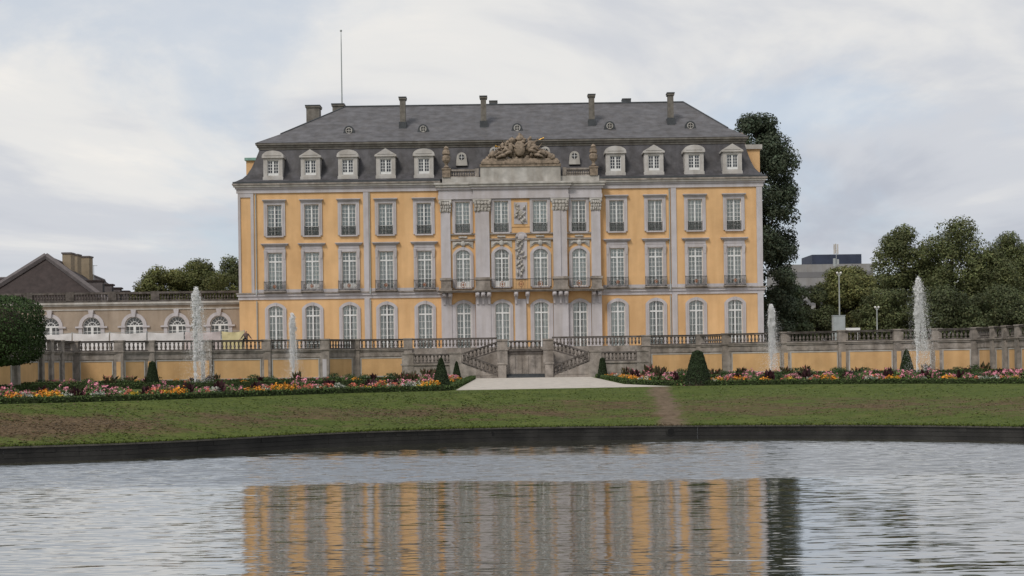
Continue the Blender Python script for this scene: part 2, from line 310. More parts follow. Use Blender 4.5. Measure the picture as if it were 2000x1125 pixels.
def grassmat(name, bank):
    m = bpy.data.materials.new(name); m.use_nodes = True; N = m.node_tree.nodes; L = m.node_tree.links
    b = N['Principled BSDF']; b.inputs['Roughness'].default_value = 0.95; b.inputs['Specular IOR Level'].default_value = 0.15
    geo = N.new('ShaderNodeNewGeometry')
    def noise(sc, scale, det, r=0.6):
        mp = N.new('ShaderNodeMapping'); mp.inputs['Scale'].default_value = sc; L.new(geo.outputs['Position'], mp.inputs[0])
        n = N.new('ShaderNodeTexNoise'); n.inputs['Scale'].default_value = scale; n.inputs['Detail'].default_value = det; n.inputs['Roughness'].default_value = r
        L.new(mp.outputs[0], n.inputs['Vector']); return n.outputs[0]
    def m2(op, a, c=None, d=None):
        n = N.new('ShaderNodeMath'); n.operation = op
        for i, v in enumerate((a, c, d)):
            if v is None: continue
            if isinstance(v, (int, float)): n.inputs[i].default_value = v
            else: L.new(v, n.inputs[i])
        return n.outputs[0]
    def ramp(v, stops):
        r = N.new('ShaderNodeValToRGB'); L.new(v, r.inputs[0]); e = r.color_ramp.elements
        while len(e) < len(stops): e.new(0.5)
        for el, (p, c) in zip(e, stops): el.position = p; el.color = (*c, 1)
        return r.outputs[0]
    def mix(f, a, c):
        x = N.new('ShaderNodeMix'); x.data_type = 'RGBA'; L.new(f, x.inputs[0]); L.new(a, x.inputs[6]); L.new(c, x.inputs[7]); return x.outputs[2]
    green = ramp(noise((0.45, 1, 1), 1.3, 12, 0.85), [(0.36, (0.045, 0.066, 0.012)), (0.5, (0.068, 0.090, 0.018)), (0.64, (0.105, 0.122, 0.030))])
    col = green
    if bank:
        dry = ramp(noise((0.6, 1, 1), 3.2, 10, 0.8), [(0.33, (0.058, 0.038, 0.020)), (0.5, (0.092, 0.062, 0.034)), (0.66, (0.17, 0.118, 0.068))])
        at_ = N.new('ShaderNodeAttribute'); at_.attribute_name = 'dry'
        nn = noise((0.4, 1, 1), 0.75, 12, 0.82)
        f = m2('ADD', m2('MULTIPLY', m2('SUBTRACT', nn, 0.5), 4.6), at_.outputs['Fac'])
        cl = N.new('ShaderNodeMapRange'); cl.interpolation_type = 'SMOOTHSTEP'; L.new(f, cl.inputs[0]); cl.inputs[1].default_value = 0.10; cl.inputs[2].default_value = 0.90
        col = mix(cl.outputs[0], green, dry)
        # trodden earth path down the bank
        sep = N.new('ShaderNodeSeparateXYZ'); L.new(geo.outputs['Position'], sep.inputs[0])
        cx = m2('MULTIPLY_ADD', m2('SUBTRACT', sep.outputs[1], 62.0), 0.065, 7.45)
        d = m2('ABSOLUTE', m2('SUBTRACT', m2('ADD', sep.outputs[0], m2('MULTIPLY', m2('SUBTRACT', noise((1, 1, 1), 0.9, 6), 0.5), 1.6)), cx))
        pm = N.new('ShaderNodeMapRange'); pm.interpolation_type = 'SMOOTHSTEP'; L.new(d, pm.inputs[0]); pm.inputs[1].default_value = 0.25; pm.inputs[2].default_value = 0.85; pm.inputs[3].default_value = 0.92; pm.inputs[4].default_value = 0
        earth = ramp(noise((1, 1, 1), 3, 6), [(0.3, (0.08, 0.056, 0.036)), (0.7, (0.18, 0.130, 0.09))])
        col = mix(pm.outputs[0], col, earth)
    L.new(col, b.inputs['Base Color'])
    bp = N.new('ShaderNodeBump'); bp.inputs['Strength'].default_value = 0.35; bp.inputs['Distance'].default_value = 0.06
    L.new(noise((1, 1, 1), 9, 6, 0.7), bp.inputs['Height']); L.new(bp.outputs[0], b.inputs['Normal'])
    return m
M['lawn'] = grassmat('lawn_grass', False); M['bank'] = grassmat('bank_grass', True)

# ------------------------------------------------------------------ ground, bank, pond
WATER = -2.1; QT = -1.46
# plan of the pond edge and of the crest of the bank, left to right along the far side, then round behind the camera
far = [((-46, 30), (-54, 33)), ((-38, 43), (-44, 49)), ((-27, 49.5), (-31, 56)), ((-20, 52.2), (-23.5, 59)), ((-14.7, 54.2), (-17.5, 62)), ((-8.2, 59.2), (-9.7, 70.5)),
       ((-4, 60.9), (-5, 73)), ((0, 61.75), (0, 74)), ((8.5, 61.4), (9.5, 77)), ((16.1, 59.7), (19, 76.8)), ((21.7, 56.6), (27.5, 71.6)), ((30, 51.5), (38, 63)),
       ((40, 43), (48, 50)), ((47, 30), (56, 33))]
back = [((47, 18), (56, 14)), ((38, 10), (42, 1.5)), ((0, 9), (0, 2.4)), ((-38, 10), (-42, 1.5)), ((-46, 18), (-54, 14))]
def spline(P, k):
    out = []
    for i in range(len(P) - 1):
        p0, p1, p2, p3 = P[max(i - 1, 0)], P[i], P[i + 1], P[min(i + 2, len(P) - 1)]
        for j in range(k):
            t = j / k; out.append(tuple(0.5 * (2 * b + (c - a) * t + (2 * a - 5 * b + 4 * c - d) * t * t + (3 * b - a - 3 * c + d) * t ** 3) for a, b, c, d in zip(p0, p1, p2, p3)))
    out.append(P[-1]); return out
fe = [f[0] for f in far]; fc = [f[1] for f in far]
edge = spline(fe, 12) + [b[0] for b in back]; crest = spline(fc, 12) + [b[1] for b in back]
NF = (len(fe) - 1) * 12 + 1; NL = len(edge)
rows = 14; bv = []; dry = []
rn = random.Random(3)
for i in range(NL):
    for j in range(rows + 1):
        t = j / rows; x = edge[i][0] * (1 - t) + crest[i][0] * t; y = edge[i][1] * (1 - t) + crest[i][1] * t
        z = QT * (1 - (1.18 * t - 0.18 * t * t) ** 1.05) if t < 1 else 0.0
        if 0 < j < rows: z += rn.uniform(-0.02, 0.02) + 0.05 * math.sin(x * 0.7 + 2 * math.sin(y * 0.5))
        bv.append((x, y, z))
        d = math.exp(-((t - 0.40) / 0.27) ** 2) * 0.85 - 0.24
        if x < -15: d += 0.7 * math.exp(-((t - 0.45) / 0.35) ** 2) * min(1, (-15 - x) / 3)
        dry.append(d)
bf = []
for i in range(NL):
    k = (i + 1) % NL
    for j in range(rows): bf.append((i * (rows + 1) + j, k * (rows + 1) + j, k * (rows + 1) + j + 1, i * (rows + 1) + j + 1))
bm = bpy.data.meshes.new('grass_bank'); bm.from_pydata(bv, [], [f[::-1] for f in bf]); bm.materials.append(M['bank'])
a = bm.attributes.new('dry', 'FLOAT', 'POINT'); a.data.foreach_set('value', dry); bm.polygons.foreach_set('use_smooth', [True] * len(bf)); bm.update()
bank = put(bpy.data.objects.new('grass_bank', bm)); tag(bank, 'sloping grass bank with dry brown patches above the pond', kind='structure')
bm.flip_normals() if bm.polygons[0].normal.z < 0 else None
g = MB(); cc = Vector((0, 35))
for i in range(NL):
    k = (i + 1) % NL; A = Vector(crest[i]); B = Vector(crest[k])
    g.add([(A.x, A.y, 0), (B.x, B.y, 0), (*(cc + (B - cc).normalized() * 3000), 0), (*(cc + (A - cc).normalized() * 3000), 0)], [(3, 2, 1, 0)])
ground = g.build('ground', M['lawn']); tag(ground, 'flat lawn of the garden parterre', kind='structure')
w = MB(); w.add([(p[0], p[1], WATER) for p in edge], [tuple(range(NL - 1, -1, -1))])
water = w.build('pond_water', M['water']); tag(water, 'rippled pond water mirroring the palace', kind='structure')
bed_ = MB(); bed_.add([(p[0] * 1.0, p[1], WATER - 1.2) for p in edge], [tuple(range(NL - 1, -1, -1))])
tag(bed_.build('pond_bed', M['soil']), 'muddy bed of the pond', kind='structure')
pw = empty('pond_wall', (0, 61.75, WATER), 'low dark wet wall edging the far side of the pond', 'wall')
e12 = [edge[i] for i in range(0, NF)]
runs = [0, 12, 24, 36, 48, 60, 72, 84, 96, 108, 120, 132, 144, NF - 1]
for a_, b_ in zip(runs[:-1], runs[1:]):
    q = MB(); cp = MB()
    for i in range(a_, b_):
        for (za, zb), of in zip(((WATER - 1.3, WATER + 0.17), (WATER + 0.18, WATER + 0.37), (WATER + 0.38, QT - 0.06)), (0.0, rn.uniform(-0.02, 0.012), rn.uniform(-0.02, 0.012))): q.obox(edge[i], edge[i + 1], -0.25, of, za, zb, -0.006 if i == a_ else 0.003, 0.003)
        cp.obox(edge[i], edge[i + 1], -0.33, 0.07, QT - 0.057, QT + 0.012, 0.003, 0.003)
    q.build('wall_run', M['quay'], pw); cp.build('coping', M['quaytop'], pw)
q = MB()
for i in range(NF - 1, NL):
    q.obox(edge[i], edge[(i + 1) % NL], -0.25, 0.0, WATER - 1.3, QT, 0.003, 0.003)
q.build('wall_run', M['quay'], pw)
for pxx, r_ in ((962, 0.12), (1310, 0.2)):
    X = px(pxx, 61.6, 850); yE = 61.75 if pxx < 1000 else 61.55
    t_ = MB(); t_.tube([(X, yE + 0.2, WATER + 0.36), (X, yE - 0.05, WATER + 0.36)], [r_, r_], 14)
    o = t_.build('drain_pipe', M['quay'], pw)
    t_ = MB(); t_.tube([(X, yE - 0.051, WATER + 0.36), (X, yE - 0.056, WATER + 0.36)], [r_ * 0.8, r_ * 0.8], 14); t_.build('pipe_mouth', M['black'], o)
# gravel path in front of the staircase
gp = MB(); gp.add([(-3.2, 75.2, 0.006), (7.3, 77.2, 0.006), (9.3, 77.6, 0.006), (7.2, 86, 0.006), (7.2, 130, 0.006), (-3.3, 130, 0.006)], [(0, 1, 2, 3, 4, 5)])
tag(gp.build('gravel_path', M['gravel']), 'pale gravel path leading to the stone staircase', kind='structure')

# ------------------------------------------------------------------ terrace walls
TB = 2.92; TT = 3.87; TFL = 2.85
LW = [(797, 130), (694, 130), (634, 126.3), (520, 125.2), (405, 123.6), (293, 121.8), (232, 120.0), (144, 119.2), (118, 115), (97, 111.5), (78, 108.5), (30, 103), (-90, 97)]
RW = [(1262, 130), (1368, 130), (1420, 126.3), (1535, 122.8), (1647, 118.8), (1755, 116.8), (1830, 115.8), (1908, 113.6), (1942, 110), (1966, 107.4), (1991, 104.8), (2040, 100), (2140, 91)]
LW = [(px(a, b), b) for a, b in LW]; RW = [(px(a, b), b) for a, b in RW]
def baluster_mesh(h, name='baluster', m='stone'):
    b = MB(); p = [(0.10, 0), (0.10, 0.08), (0.055, 0.13), (0.125, 0.33), (0.09, 0.55), (0.05, 0.78), (0.10, 0.88), (0.10, 1)]
    b.lathe([(r * 1.0, z * h) for r, z in p], n=6); return b.mesh(name, M[m], False)
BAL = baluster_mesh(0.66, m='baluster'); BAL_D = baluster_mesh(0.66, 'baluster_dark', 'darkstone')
floor_pts = []
def terrace_section(T, A, B, pier_a=True, deep=0.9, bal=True):
    """one straight run of retaining wall seen from the garden, A->B plan points with the garden on the right-hand side of A->B"""
    Av, Bv = Vector(A), Vector(B); Ln = (Bv - Av).length; t = (Bv - Av) / Ln
    w = MB(); w.obox(A, B, -deep, 0, -0.3, TB - 0.75); w.obox(A, B, -deep, 0.05, TB - 0.75, TB - 0.52); w.obox(A, B, -deep, 0.02, TB - 0.52, TB - 0.24); w.obox(A, B, -deep, 0.10, TB - 0.24, TB - 0.1)
    w.obox(A, B, -deep, 0.16, TB - 0.1, TB)
    w.build('wall_run', M['stone'], T)
    pw_ = 0.5
    p0 = Av + t * (pw_ * 0.5 + 0.35); p1 = Bv - t * (pw_ * 0.5 + 0.35)
    if (p1 - p0).length > 0.6:
        q = MB(); q.obox(p0, p1, 0.0, 0.025, 0.28, TB - 0.95); q.build('render_panel', M['ochre_wall'], T)
        f = MB(); f.obox(p0, p1, 0.0, 0.055, TB - 0.95, TB - 0.86, 0.1, 0.1); f.obox(p0, p1, 0.0, 0.055, 0.16, 0.28, 0.1, 0.1)
        f.obox(p0 - t * 0.1, p0, 0, 0.055, 0.28, TB - 0.95); f.obox(p1, p1 + t * 0.1, 0, 0.055, 0.28, TB - 0.95); f.build('panel_frame', M['pale'], T)
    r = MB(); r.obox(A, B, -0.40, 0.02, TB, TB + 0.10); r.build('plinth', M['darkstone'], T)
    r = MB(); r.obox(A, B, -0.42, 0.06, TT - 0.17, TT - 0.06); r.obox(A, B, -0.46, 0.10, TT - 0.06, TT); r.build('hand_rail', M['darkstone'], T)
    n = max(1, int((Ln - 0.9) / 0.36)); off = Vector((t.y, -t.x)) * -0.19
    for i in range(n):
        if not bal: break
        p = Av + t * (0.45 + (Ln - 0.9) * (i + 0.5) / n) + off
        inst('baluster', BAL, T, (p.x, p.y, TB + 0.10))
def pier(T, P, half=0.32, d=0.12, z0=-0.3, z1=TT + 0.04, m='stone', panel=None, strip=True):
    x, y = P; q = MB()
    q.box(x - half, x + half, y - d, y + 0.5, z0, TB - 0.1); q.box(x - half - 0.07, x + half + 0.07, y - d - 0.07, y + 0.55, TB - 0.1, TB + 0.02)
    q.box(x - half, x + half, y - d, y + 0.5, TB + 0.02, z1 - 0.12); q.box(x - half - 0.06, x + half + 0.06, y - d - 0.06, y + 0.55, z1 - 0.12, z1)
    o = q.build('pier', M[m], T)
    if strip:
        s = MB(); s.box(x - half * 0.45, x + half * 0.45, y - d - 0.02, y - d, 0.3, TB - 0.95); s.build('render_strip', M['ochre_wall' if panel is None else panel], o)
TWL = empty('terrace_wall', (LW[0][0], 130, 0), 'ochre panelled terrace wall with stone balustrade below the arched gallery', 'wall')
TWR = empty('terrace_wall', (RW[0][0], 130, 0), 'ochre panelled terrace wall with stone balustrade below the tall dark tree', 'wall')
for a_, b_ in zip(LW[:-1], LW[1:]): terrace_section(TWL, b_, a_, bal=True)
for a_, b_ in zip(RW[:-1], RW[1:]): terrace_section(TWR, a_, b_, bal=True)
for i, p in enumerate(LW): pier(TWL, p, 0.42 if i < 8 else 0.2, strip=i in (2, 3, 4, 5, 6), panel='lilac' if i == 2 else None)
for i, p in enumerate(RW): pier(TWR, p, 0.42 if i < 8 else 0.2, strip=i in (1, 3, 4, 5, 6), panel='lilac' if i == 2 else None)
fl = MB(); chain = LW[::-1] + [(RW[0][0], 130)] + RW[1:]
pts = [(x, y + 0.35, TFL) for x, y in chain] + [(900, 91, TFL), (900, 900, TFL), (-900, 900, TFL), (-900, 97, TFL)]
fl.add(pts, [tuple(range(len(pts)))])
tag(fl.build('terrace_floor', M['terrace']), 'gravel terrace at the foot of the palace', kind='structure')
cw = MB(); cw.obox((LW[0][0], 130), (RW[0][0], 130), -0.9, 0, -0.3, TB)
# ------------------------------------------------------------------ double staircase
AX = 1.24
ST = empty('double_staircase', (AX, 124, 0), 'symmetrical stone double staircase with balustrades climbing to the terrace', 'staircase')
cw.build('back_wall', M['stone'], ST)
q = MB(); q.obox((LW[0][0], 130), (AX - 2.7, 130), -0.42, 0.06, TT - 0.17, TT); q.obox((AX + 2.7, 130), (RW[0][0], 130), -0.42, 0.06, TT - 0.17, TT); q.build('hand_rail', M['darkstone'], ST)
def bal_run(A, B, zA, zB, T, step=0.34, me=None, rail=True, h=0.66):
    A = Vector(A); B = Vector(B); Ln = (B - A).length; n = max(1, int(Ln / step))
    for i in range(n):
        f = (i + 0.5) / n; p = A + (B - A) * f; inst('baluster', me or BAL, T, (p.x, p.y, zA + (zB - zA) * f))
    if rail:
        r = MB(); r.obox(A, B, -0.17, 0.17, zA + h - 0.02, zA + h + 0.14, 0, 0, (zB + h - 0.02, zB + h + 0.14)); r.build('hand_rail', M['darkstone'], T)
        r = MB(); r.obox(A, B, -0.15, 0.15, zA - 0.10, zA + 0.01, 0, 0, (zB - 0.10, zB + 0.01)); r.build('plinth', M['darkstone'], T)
bal_run((LW[0][0] + 0.5, 129.98), (AX - 3.0, 129.98), TB + 0.1, TB + 0.1, ST, rail=False); bal_run((AX + 3.0, 129.98), (RW[0][0] - 0.5, 129.98), TB + 0.1, TB + 0.1, ST, rail=False)
PFL = 2.55; PT = 3.52
# central block
q = MB(); q.box(AX - 2.6, AX + 2.6, 123.6, 130.0, -0.3, PFL - 0.02); q.build('platform', M['stone'], ST)
q = MB(); q.box(AX - 1.62, AX + 1.62, 123.5, 123.72, PFL - 0.34, PFL - 0.02); q.box(AX - 1.62, AX + 1.62, 123.42, 123.72, PFL - 0.1, PFL + 0.05); q.build('cornice', M['darkstone'], ST)
bal_run((AX - 1.5, 123.75), (AX + 1.5, 123.75), PFL + 0.1, PFL + 0.1, ST, me=BAL)
for k in range(5):
    q = MB(); x0 = AX - 1.5 + k * 0.6; q.box(x0 + 0.02, x0 + 0.58, 123.545, 123.6, 0.35, 2.0); q.build('panel_board', M['stone'], ST)
q = MB(); q.box(AX - 1.95, AX + 1.95, 122.7, 123.4, 0, 0.17); q.box(AX - 1.75, AX + 1.75, 123.0, 123.45, 0.17, 0.34); q.build('step', M['lead'], ST)
for s in (-1, 1):
    xm = lambda d: AX + s * d
    def bx(mb, a, b, y0, y1, z0, z1): mb.box(min(xm(a), xm(b)), max(xm(a), xm(b)), y0, y1, z0, z1)
    # tall pier of the platform and newel of the lower flight
    q = MB(); bx(q, 1.65, 2.6, 123.2, 124.1, 0, PFL); bx(q, 1.6, 2.66, 123.14, 124.16, PFL, PFL + 0.12); bx(q, 1.65, 2.6, 123.2, 124.1, PFL + 0.12, PT - 0.08); bx(q, 1.58, 2.68, 123.12, 124.18, PT - 0.08, PT + 0.06); q.build('pier', M['stone'], ST)
    q = MB(); bx(q, 1.78, 2.55, 122.3, 123.0, 0, 1.25); bx(q, 1.72, 2.62, 122.24, 123.06, 1.25, 1.4); q.build('newel', M['stone'], ST)
    # lower flight: rises outwards, in front; upper flight: rises inwards, behind
    q = MB(); q.prism([(xm(2.55), 0), (xm(5.9), 0), (xm(5.9), 1.42), (xm(2.55), 0.12)][::(1 if s > 0 else -1)], 122.4, 124.6); q.build('flight_side', M['stone'], ST)
    q = MB(); q.prism([(xm(2.75), 0.25), (xm(5.75), 0.25), (xm(5.75), 1.12)][::(1 if s > 0 else -1)], 122.37, 122.4); q.build('sunk_panel', M['stone'], ST)
    for k in range(9):
        q = MB(); bx(q, 2.6 + k * 0.36, 2.6 + (k + 1) * 0.36, 122.7, 124.5, 0, 0.16 * (k + 1)); q.build('step', M['stone'], ST)
    bal_run((xm(2.6), 122.55), (xm(5.85), 122.55), 0.30, 1.58, ST) if s > 0 else bal_run((xm(5.85), 122.55), (xm(2.6), 122.55), 1.58, 0.30, ST)
    q = MB(); q.prism([(xm(2.6), 0), (xm(5.9), 0), (xm(5.9), 1.42), (xm(2.6), PFL - 0.1)][::(1 if s > 0 else -1)], 125.6, 129.9); q.build('flight_side', M['stone'], ST)
    bal_run((xm(2.6), 125.75), (xm(5.85), 125.75), PFL + 0.06, 1.58, ST) if s > 0 else bal_run((xm(5.85), 125.75), (xm(2.6), 125.75), 1.58, PFL + 0.06, ST)
    # landing wing with its own low balustrade
    q = MB(); bx(q, 5.9, 11.6, 125.2, 129.95, -0.3, 1.25); bx(q, 5.9, 11.7, 125.1, 129.97, 1.25, 1.42); q.build('landing', M['stone'], ST)
    q = MB(); bx(q, 5.9, 7.0, 122.4, 125.2, -0.3, 1.42); q.build('landing', M['stone'], ST)
    for a_, b_, y_ in ((5.9, 7.0, 122.5), (10.5, 11.6, 125.2)):
        q = MB(); bx(q, a_, b_, y_ - 0.05, y_ + 0.75, -0.3, 2.3); bx(q, a_ - 0.06, b_ + 0.06, y_ - 0.1, y_ + 0.8, 2.3, 2.45); q.build('pier', M['stone'], ST)
    bal_run((min(xm(7.0), xm(10.5)), 125.35), (max(xm(7.0), xm(10.5)), 125.35), 1.52, 1.52, ST)
    q = MB(); bx(q, 7.15, 10.4, 125.17, 125.2, 0.3, 1.1); q.build('sunk_panel', M['stone'], ST)

# ------------------------------------------------------------------ palace
FY = 142.0; K = FY / F
def fz(c): return EYE + (HY - c) * K
PX0, PX1 = -29.0, 26.9
PAL = empty('palace', (AX, FY, TFL), 'long ochre baroque palace with grey mansard roof and sculpted central gable', 'palace')
BAYS = [u * K for u in (-460, -387.7, -315.3, -243, -168.2, -92.5, -17.3, 58, 133.7, 208, 283, 361, 437)]
CENT = (5, 6, 7, 8)
OW = 0.78; G0, G1 = 2.9, 7.76; M0, M1 = 9.42, 13.42; T0, T1 = 15.2, 18.52
OFF = {i: (0.0 if i not in CENT else (0.45 if i in (5, 8) else 0.75)) for i in range(13)}
wall = MB(); D = 0.6
def wallrun(x0, x1, yo, bays, mb):
    xs = [x0]
    for i in bays: xs += [BAYS[i] - OW, BAYS[i] + OW]
    xs.append(x1); y0, y1 = FY - yo, FY + D
    for k in range(0, len(xs), 2): mb.box(xs[k], xs[k + 1], y0, y1, TFL - 0.1, 19.85)
    for i in bays:
        for za, zb in ((TFL - 0.1, G0), (G1, M0), (M1, T0), (T1, 19.85)): mb.box(BAYS[i] - OW, BAYS[i] + OW, y0, y1, za, zb)
c0 = px(862, FY, 480); c1 = px(1172, FY, 480); i0 = px(929, FY, 480); i1 = px(1107, FY, 480)
wallrun(PX0, c0, 0, range(0, 5), wall); wallrun(c1, PX1, 0, range(9, 13), wall)
wallrun(c0, i0, 0.45, [5], wall); wallrun(i1, c1, 0.45, [8], wall); wallrun(i0, i1, 0.75, [6, 7], wall)
wall.box(PX0, PX0 + 0.6, FY + D, 163, TFL - 0.1, 19.85); wall.box(PX1 - 0.6, PX1, FY + D, 163, TFL - 0.1, 19.85); wall.box(PX0 + 0.6, PX1 - 0.6, 162.4, 163, TFL - 0.1, 19.85)
# side risalits whose attics show beside the mansard
wall.box(-29.45, -27.2, 149, 157, TFL - 0.1, 24.35); wall.box(25.2, 27.85, 148, 157, TFL - 0.1, 24.7)
wall.build('wall', M['ochre'], PAL)
q = MB(); q.box(-29.6, -27.1, 148.8, 157.2, 24.35, 24.65); q.build('attic_cap', M['copper'], PAL)
q = MB(); q.box(25.1, 28.1, 147.8, 157.2, 24.7, 25.2); q.build('attic_cap', M['pale'], PAL)
q = MB(); q.lathe([(0.35, 0), (0.5, 0.3), (0.35, 0.7), (0.5, 1.0), (0.2, 1.5)], 26.0, 149, 25.2, 8); q.build('attic_urn', M['sculpt'], PAL)
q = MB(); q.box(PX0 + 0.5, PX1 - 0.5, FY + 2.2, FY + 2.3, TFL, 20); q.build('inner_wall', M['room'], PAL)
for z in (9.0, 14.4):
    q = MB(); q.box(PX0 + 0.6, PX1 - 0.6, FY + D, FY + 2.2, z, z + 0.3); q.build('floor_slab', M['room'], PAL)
# ---- windows (shared meshes, origin at the middle of the sill on the wall face)
def arch_pts(w, spring, crown, n=10):
    h = crown - spring; r = (w * w + h * h) / (2 * h); a0 = math.asin(min(1, w / r)); return [(r * math.sin(-a0 + 2 * a0 * k / n), crown - r + r * math.cos(-a0 + 2 * a0 * k / n)) for k in range(n + 1)]
def surround(h, arch, fw, proud, hood, panel, name, keystone=False, base=True, m='lilac'):
    b = MB(); w = OW; p0 = -proud
    b.box(-w - fw, -w, p0, 0, 0 if base else -0.15, h - (arch or 0)); b.box(w, w + fw, p0, 0, 0 if base else -0.15, h - (arch or 0))
    b.box(-w - fw * 0.55, -w - fw * 0.4, p0 - 0.03, p0, 0, h - (arch or 0)); b.box(w + fw * 0.4, w + fw * 0.55, p0 - 0.03, p0, 0, h - (arch or 0))
    if arch:
        inn = arch_pts(w, h - arch, h - 0.02); out = arch_pts(w + fw, h - arch + 0.02, h + fw * 0.85)
        for k in range(len(inn) - 1): b.prism([inn[k], inn[k + 1], out[k + 1], out[k]], p0, 0.1)
        for k in range(len(inn) - 1):
            if inn[k + 1][1] < h - 0.005 or True:
                b.prism([inn[k], inn[k + 1], (inn[k + 1][0], h + 0.01), (inn[k][0], h + 0.01)], 0.02, 0.1)
        b.box(-w - fw, -w, p0, 0, h - arch, h - arch + 0.02); b.box(w, w + fw, p0, 0, h - arch, h - arch + 0.02)
    else:
        b.box(-w - fw, w + fw, p0, 0, h, h + fw * 0.8)
    b.box(-w - fw * 0.5, w + fw * 0.5, p0 - 0.08, 0, -0.14, 0)
    top = h + fw * 0.8
    if panel: b.box(-w - fw * 0.92, w + fw * 0.92, -proud * 0.7, 0, top, top + panel); b.box(-w - fw * 0.7, w + fw * 0.7, -proud * 0.7 - 0.03, -proud * 0.7, top + 0.08, top + panel - 0.08); top += panel
    if hood:
        b.box(-hood + 0.14, hood - 0.14, -0.2, 0, top, top + 0.1); b.box(-hood + 0.06, hood - 0.06, -0.3, 0, top + 0.1, top + 0.18); b.box(-hood, hood, -0.38, 0, top + 0.18, top + 0.26)
    if keystone: b.taper(0, -0.12, h - 0.05, h + fw * 0.9, 0.10, 0.05, 0.15, 0.07)
    if panel and not arch:
        for s in (-1, 1): b.taper(s * (w + fw * 0.6), -0.12, h - 0.7, h + 0.2, 0.1, 0.06, 0.17, 0.14)
    return b.mesh(name, M[m])
def sash_mesh(h, arch, transom, cols, rows_, name, kick=0.0, rows_top=2):
    b = MB(); w = OW; y0, y1 = 0.11, 0.19
    b.box(-w, -w + 0.09, y0, y1, 0, h); b.box(w - 0.09, w, y0, y1, 0, h); b.box(-0.08, 0.08, y0 - 0.02, y1, 0, h - 0.02)
    b.box(-w + 0.09, -0.08, y0, y1, 0, 0.09 + kick); b.box(0.08, w - 0.09, y0, y1, 0, 0.09 + kick)
    b.box(-w + 0.09, -0.08, y0, y1, h - 0.09, h); b.box(0.08, w - 0.09, y0, y1, h - 0.09, h)
    zs = [(0.09 + kick, h - 0.09, rows_)]
    if transom:
        b.box(-w + 0.09, -0.08, y0 - 0.02, y1, transom - 0.08, transom + 0.08); b.box(0.08, w - 0.09, y0 - 0.02, y1, transom - 0.08, transom + 0.08)
        zs = [(0.09 + kick, transom - 0.08, rows_), (transom + 0.08, h - 0.09, rows_top)]
    t = 0.024
    for za, zb, n in zs:
        for s in (-1, 1):
            xa, xb = (0.08, w - 0.09) if s > 0 else (-w + 0.09, -0.08)
            for k in range(1, cols):
                x = xa + (xb - xa) * k / cols; b.box(x - t, x + t, y0 + 0.02, y1 - 0.02, za, zb)
            for k in range(1, n):
                z = za + (zb - za) * k / n; b.box(xa, xb, y0 + 0.021, y1 - 0.021, z - t, z + t)
    return b.mesh(name, M['white'])
def pane_mesh(h, name):
    b = MB(); b.add([(-OW, 0.165, 0), (OW, 0.165, 0), (OW, 0.165, h), (-OW, 0.165, h)], [(0, 1, 2, 3)]); return b.mesh(name, M['glass'])
def curtain_mesh(h, name, gap=0.0):
    n = 40; vs = []; fs = []
    for k in range(n + 1):
        x = -OW - 0.1 + (2 * OW + 0.2) * k / n; y = 0.27 + 0.035 * math.sin(k * 1.9) + (0.0 if abs(x) > 0.08 else 0.05); vs += [(x, y, -0.1), (x, y, h + 0.1)]
    for k in range(n):
        if abs((k + 0.5) / n - 0.5) * 2 > gap: fs.append((2 * k, 2 * k + 2, 2 * k + 3, 2 * k + 1))
    b = MB(); b.add(vs, fs); return b.mesh(name, M['curtain'])
def rail_mesh(w, h, dpt, name, emblem=True, nb=15):
    b = MB(); t = 0.018
    for s in (-1, 1): b.box(s * w - 0.025, s * w + 0.025, -dpt - 0.025, -dpt + 0.025, 0, h + 0.06)
    b.box(-w, w, -dpt - 0.03, -dpt + 0.03, h - 0.05, h); b.box(-w, w, -dpt - 0.02, -dpt + 0.02, 0.04, 0.08)
    for k in range(1, nb): x = -w + 2 * w * k / nb; b.box(x - t, x + t, -dpt - t, -dpt + t, 0.08, h - 0.05)
    for s in (-1, 1): b.box(s * w - t, s * w + t, -dpt, 0, h - 0.045, h - 0.005); b.box(s * w - t, s * w + t, -dpt, 0, 0.04, 0.08)
    for k in range(3):                                  # scroll rings
        x = (-0.6 + 0.6 * k) * w; ring = [(x + 0.16 * math.cos(a), -dpt - 0.02, h * 0.5 + 0.2 * math.sin(a)) for a in [i * math.pi / 6 for i in range(13)]]
        b.tube(ring, [0.02] * 13, 4)
    b.mat(1)
    if emblem:
        ring = [(0.17 * math.cos(a), -dpt - 0.05, h * 0.48 + 0.17 * math.sin(a)) for a in [i * math.pi / 6 for i in range(13)]]; b.tube(ring, [0.03] * 13, 5); b.blob((0, -dpt - 0.05, h * 0.48), (0.09, 0.04, 0.11), 3)
    return b.mesh(name, [M['iron'], M['rust']])
hG, hM, hT = G1 - G0, M1 - M0, T1 - T0
meG = surround(hG, 0.34, 0.36, 0.13, None, None, 'window_ground', True); meM = surround(hM, None, 0.36, 0.13, 1.46, 0.42, 'window_main')
meT = surround(hT, None, 0.36, 0.12, 1.28, None, 'window_top'); meTc = surround(hT, None, 0.30, 0.10, None, None, 'window_top_plain')
meMc = surround(hM, 0.5, 0.32, 0.13, None, None, 'window_main_arched', True)
saG = sash_mesh(hG, 0.34, 6.65 - G0, 2, 5, 'sash_ground'); saM = sash_mesh(hM, None, 12.45 - M0, 2, 6, 'sash_main'); saMk = sash_mesh(hM, None, 12.45 - M0, 2, 5, 'sash_main_panelled', 0.55)
saT = sash_mesh(hT, None, None, 2, 7, 'sash_top')
gl = {h: pane_mesh(h, 'pane') for h in (hG, hM, hT)}; cu = {(h, g): curtain_mesh(h, 'curtain', g) for h in (hG, hM, hT) for g in (0.0, 0.0, 0.22, 0.5)}
rlM = rail_mesh(1.12, 1.0, 0.45, 'balcony_rail'); rlT = rail_mesh(OW - 0.02, 0.95, 0.02, 'window_rail', False, 13)
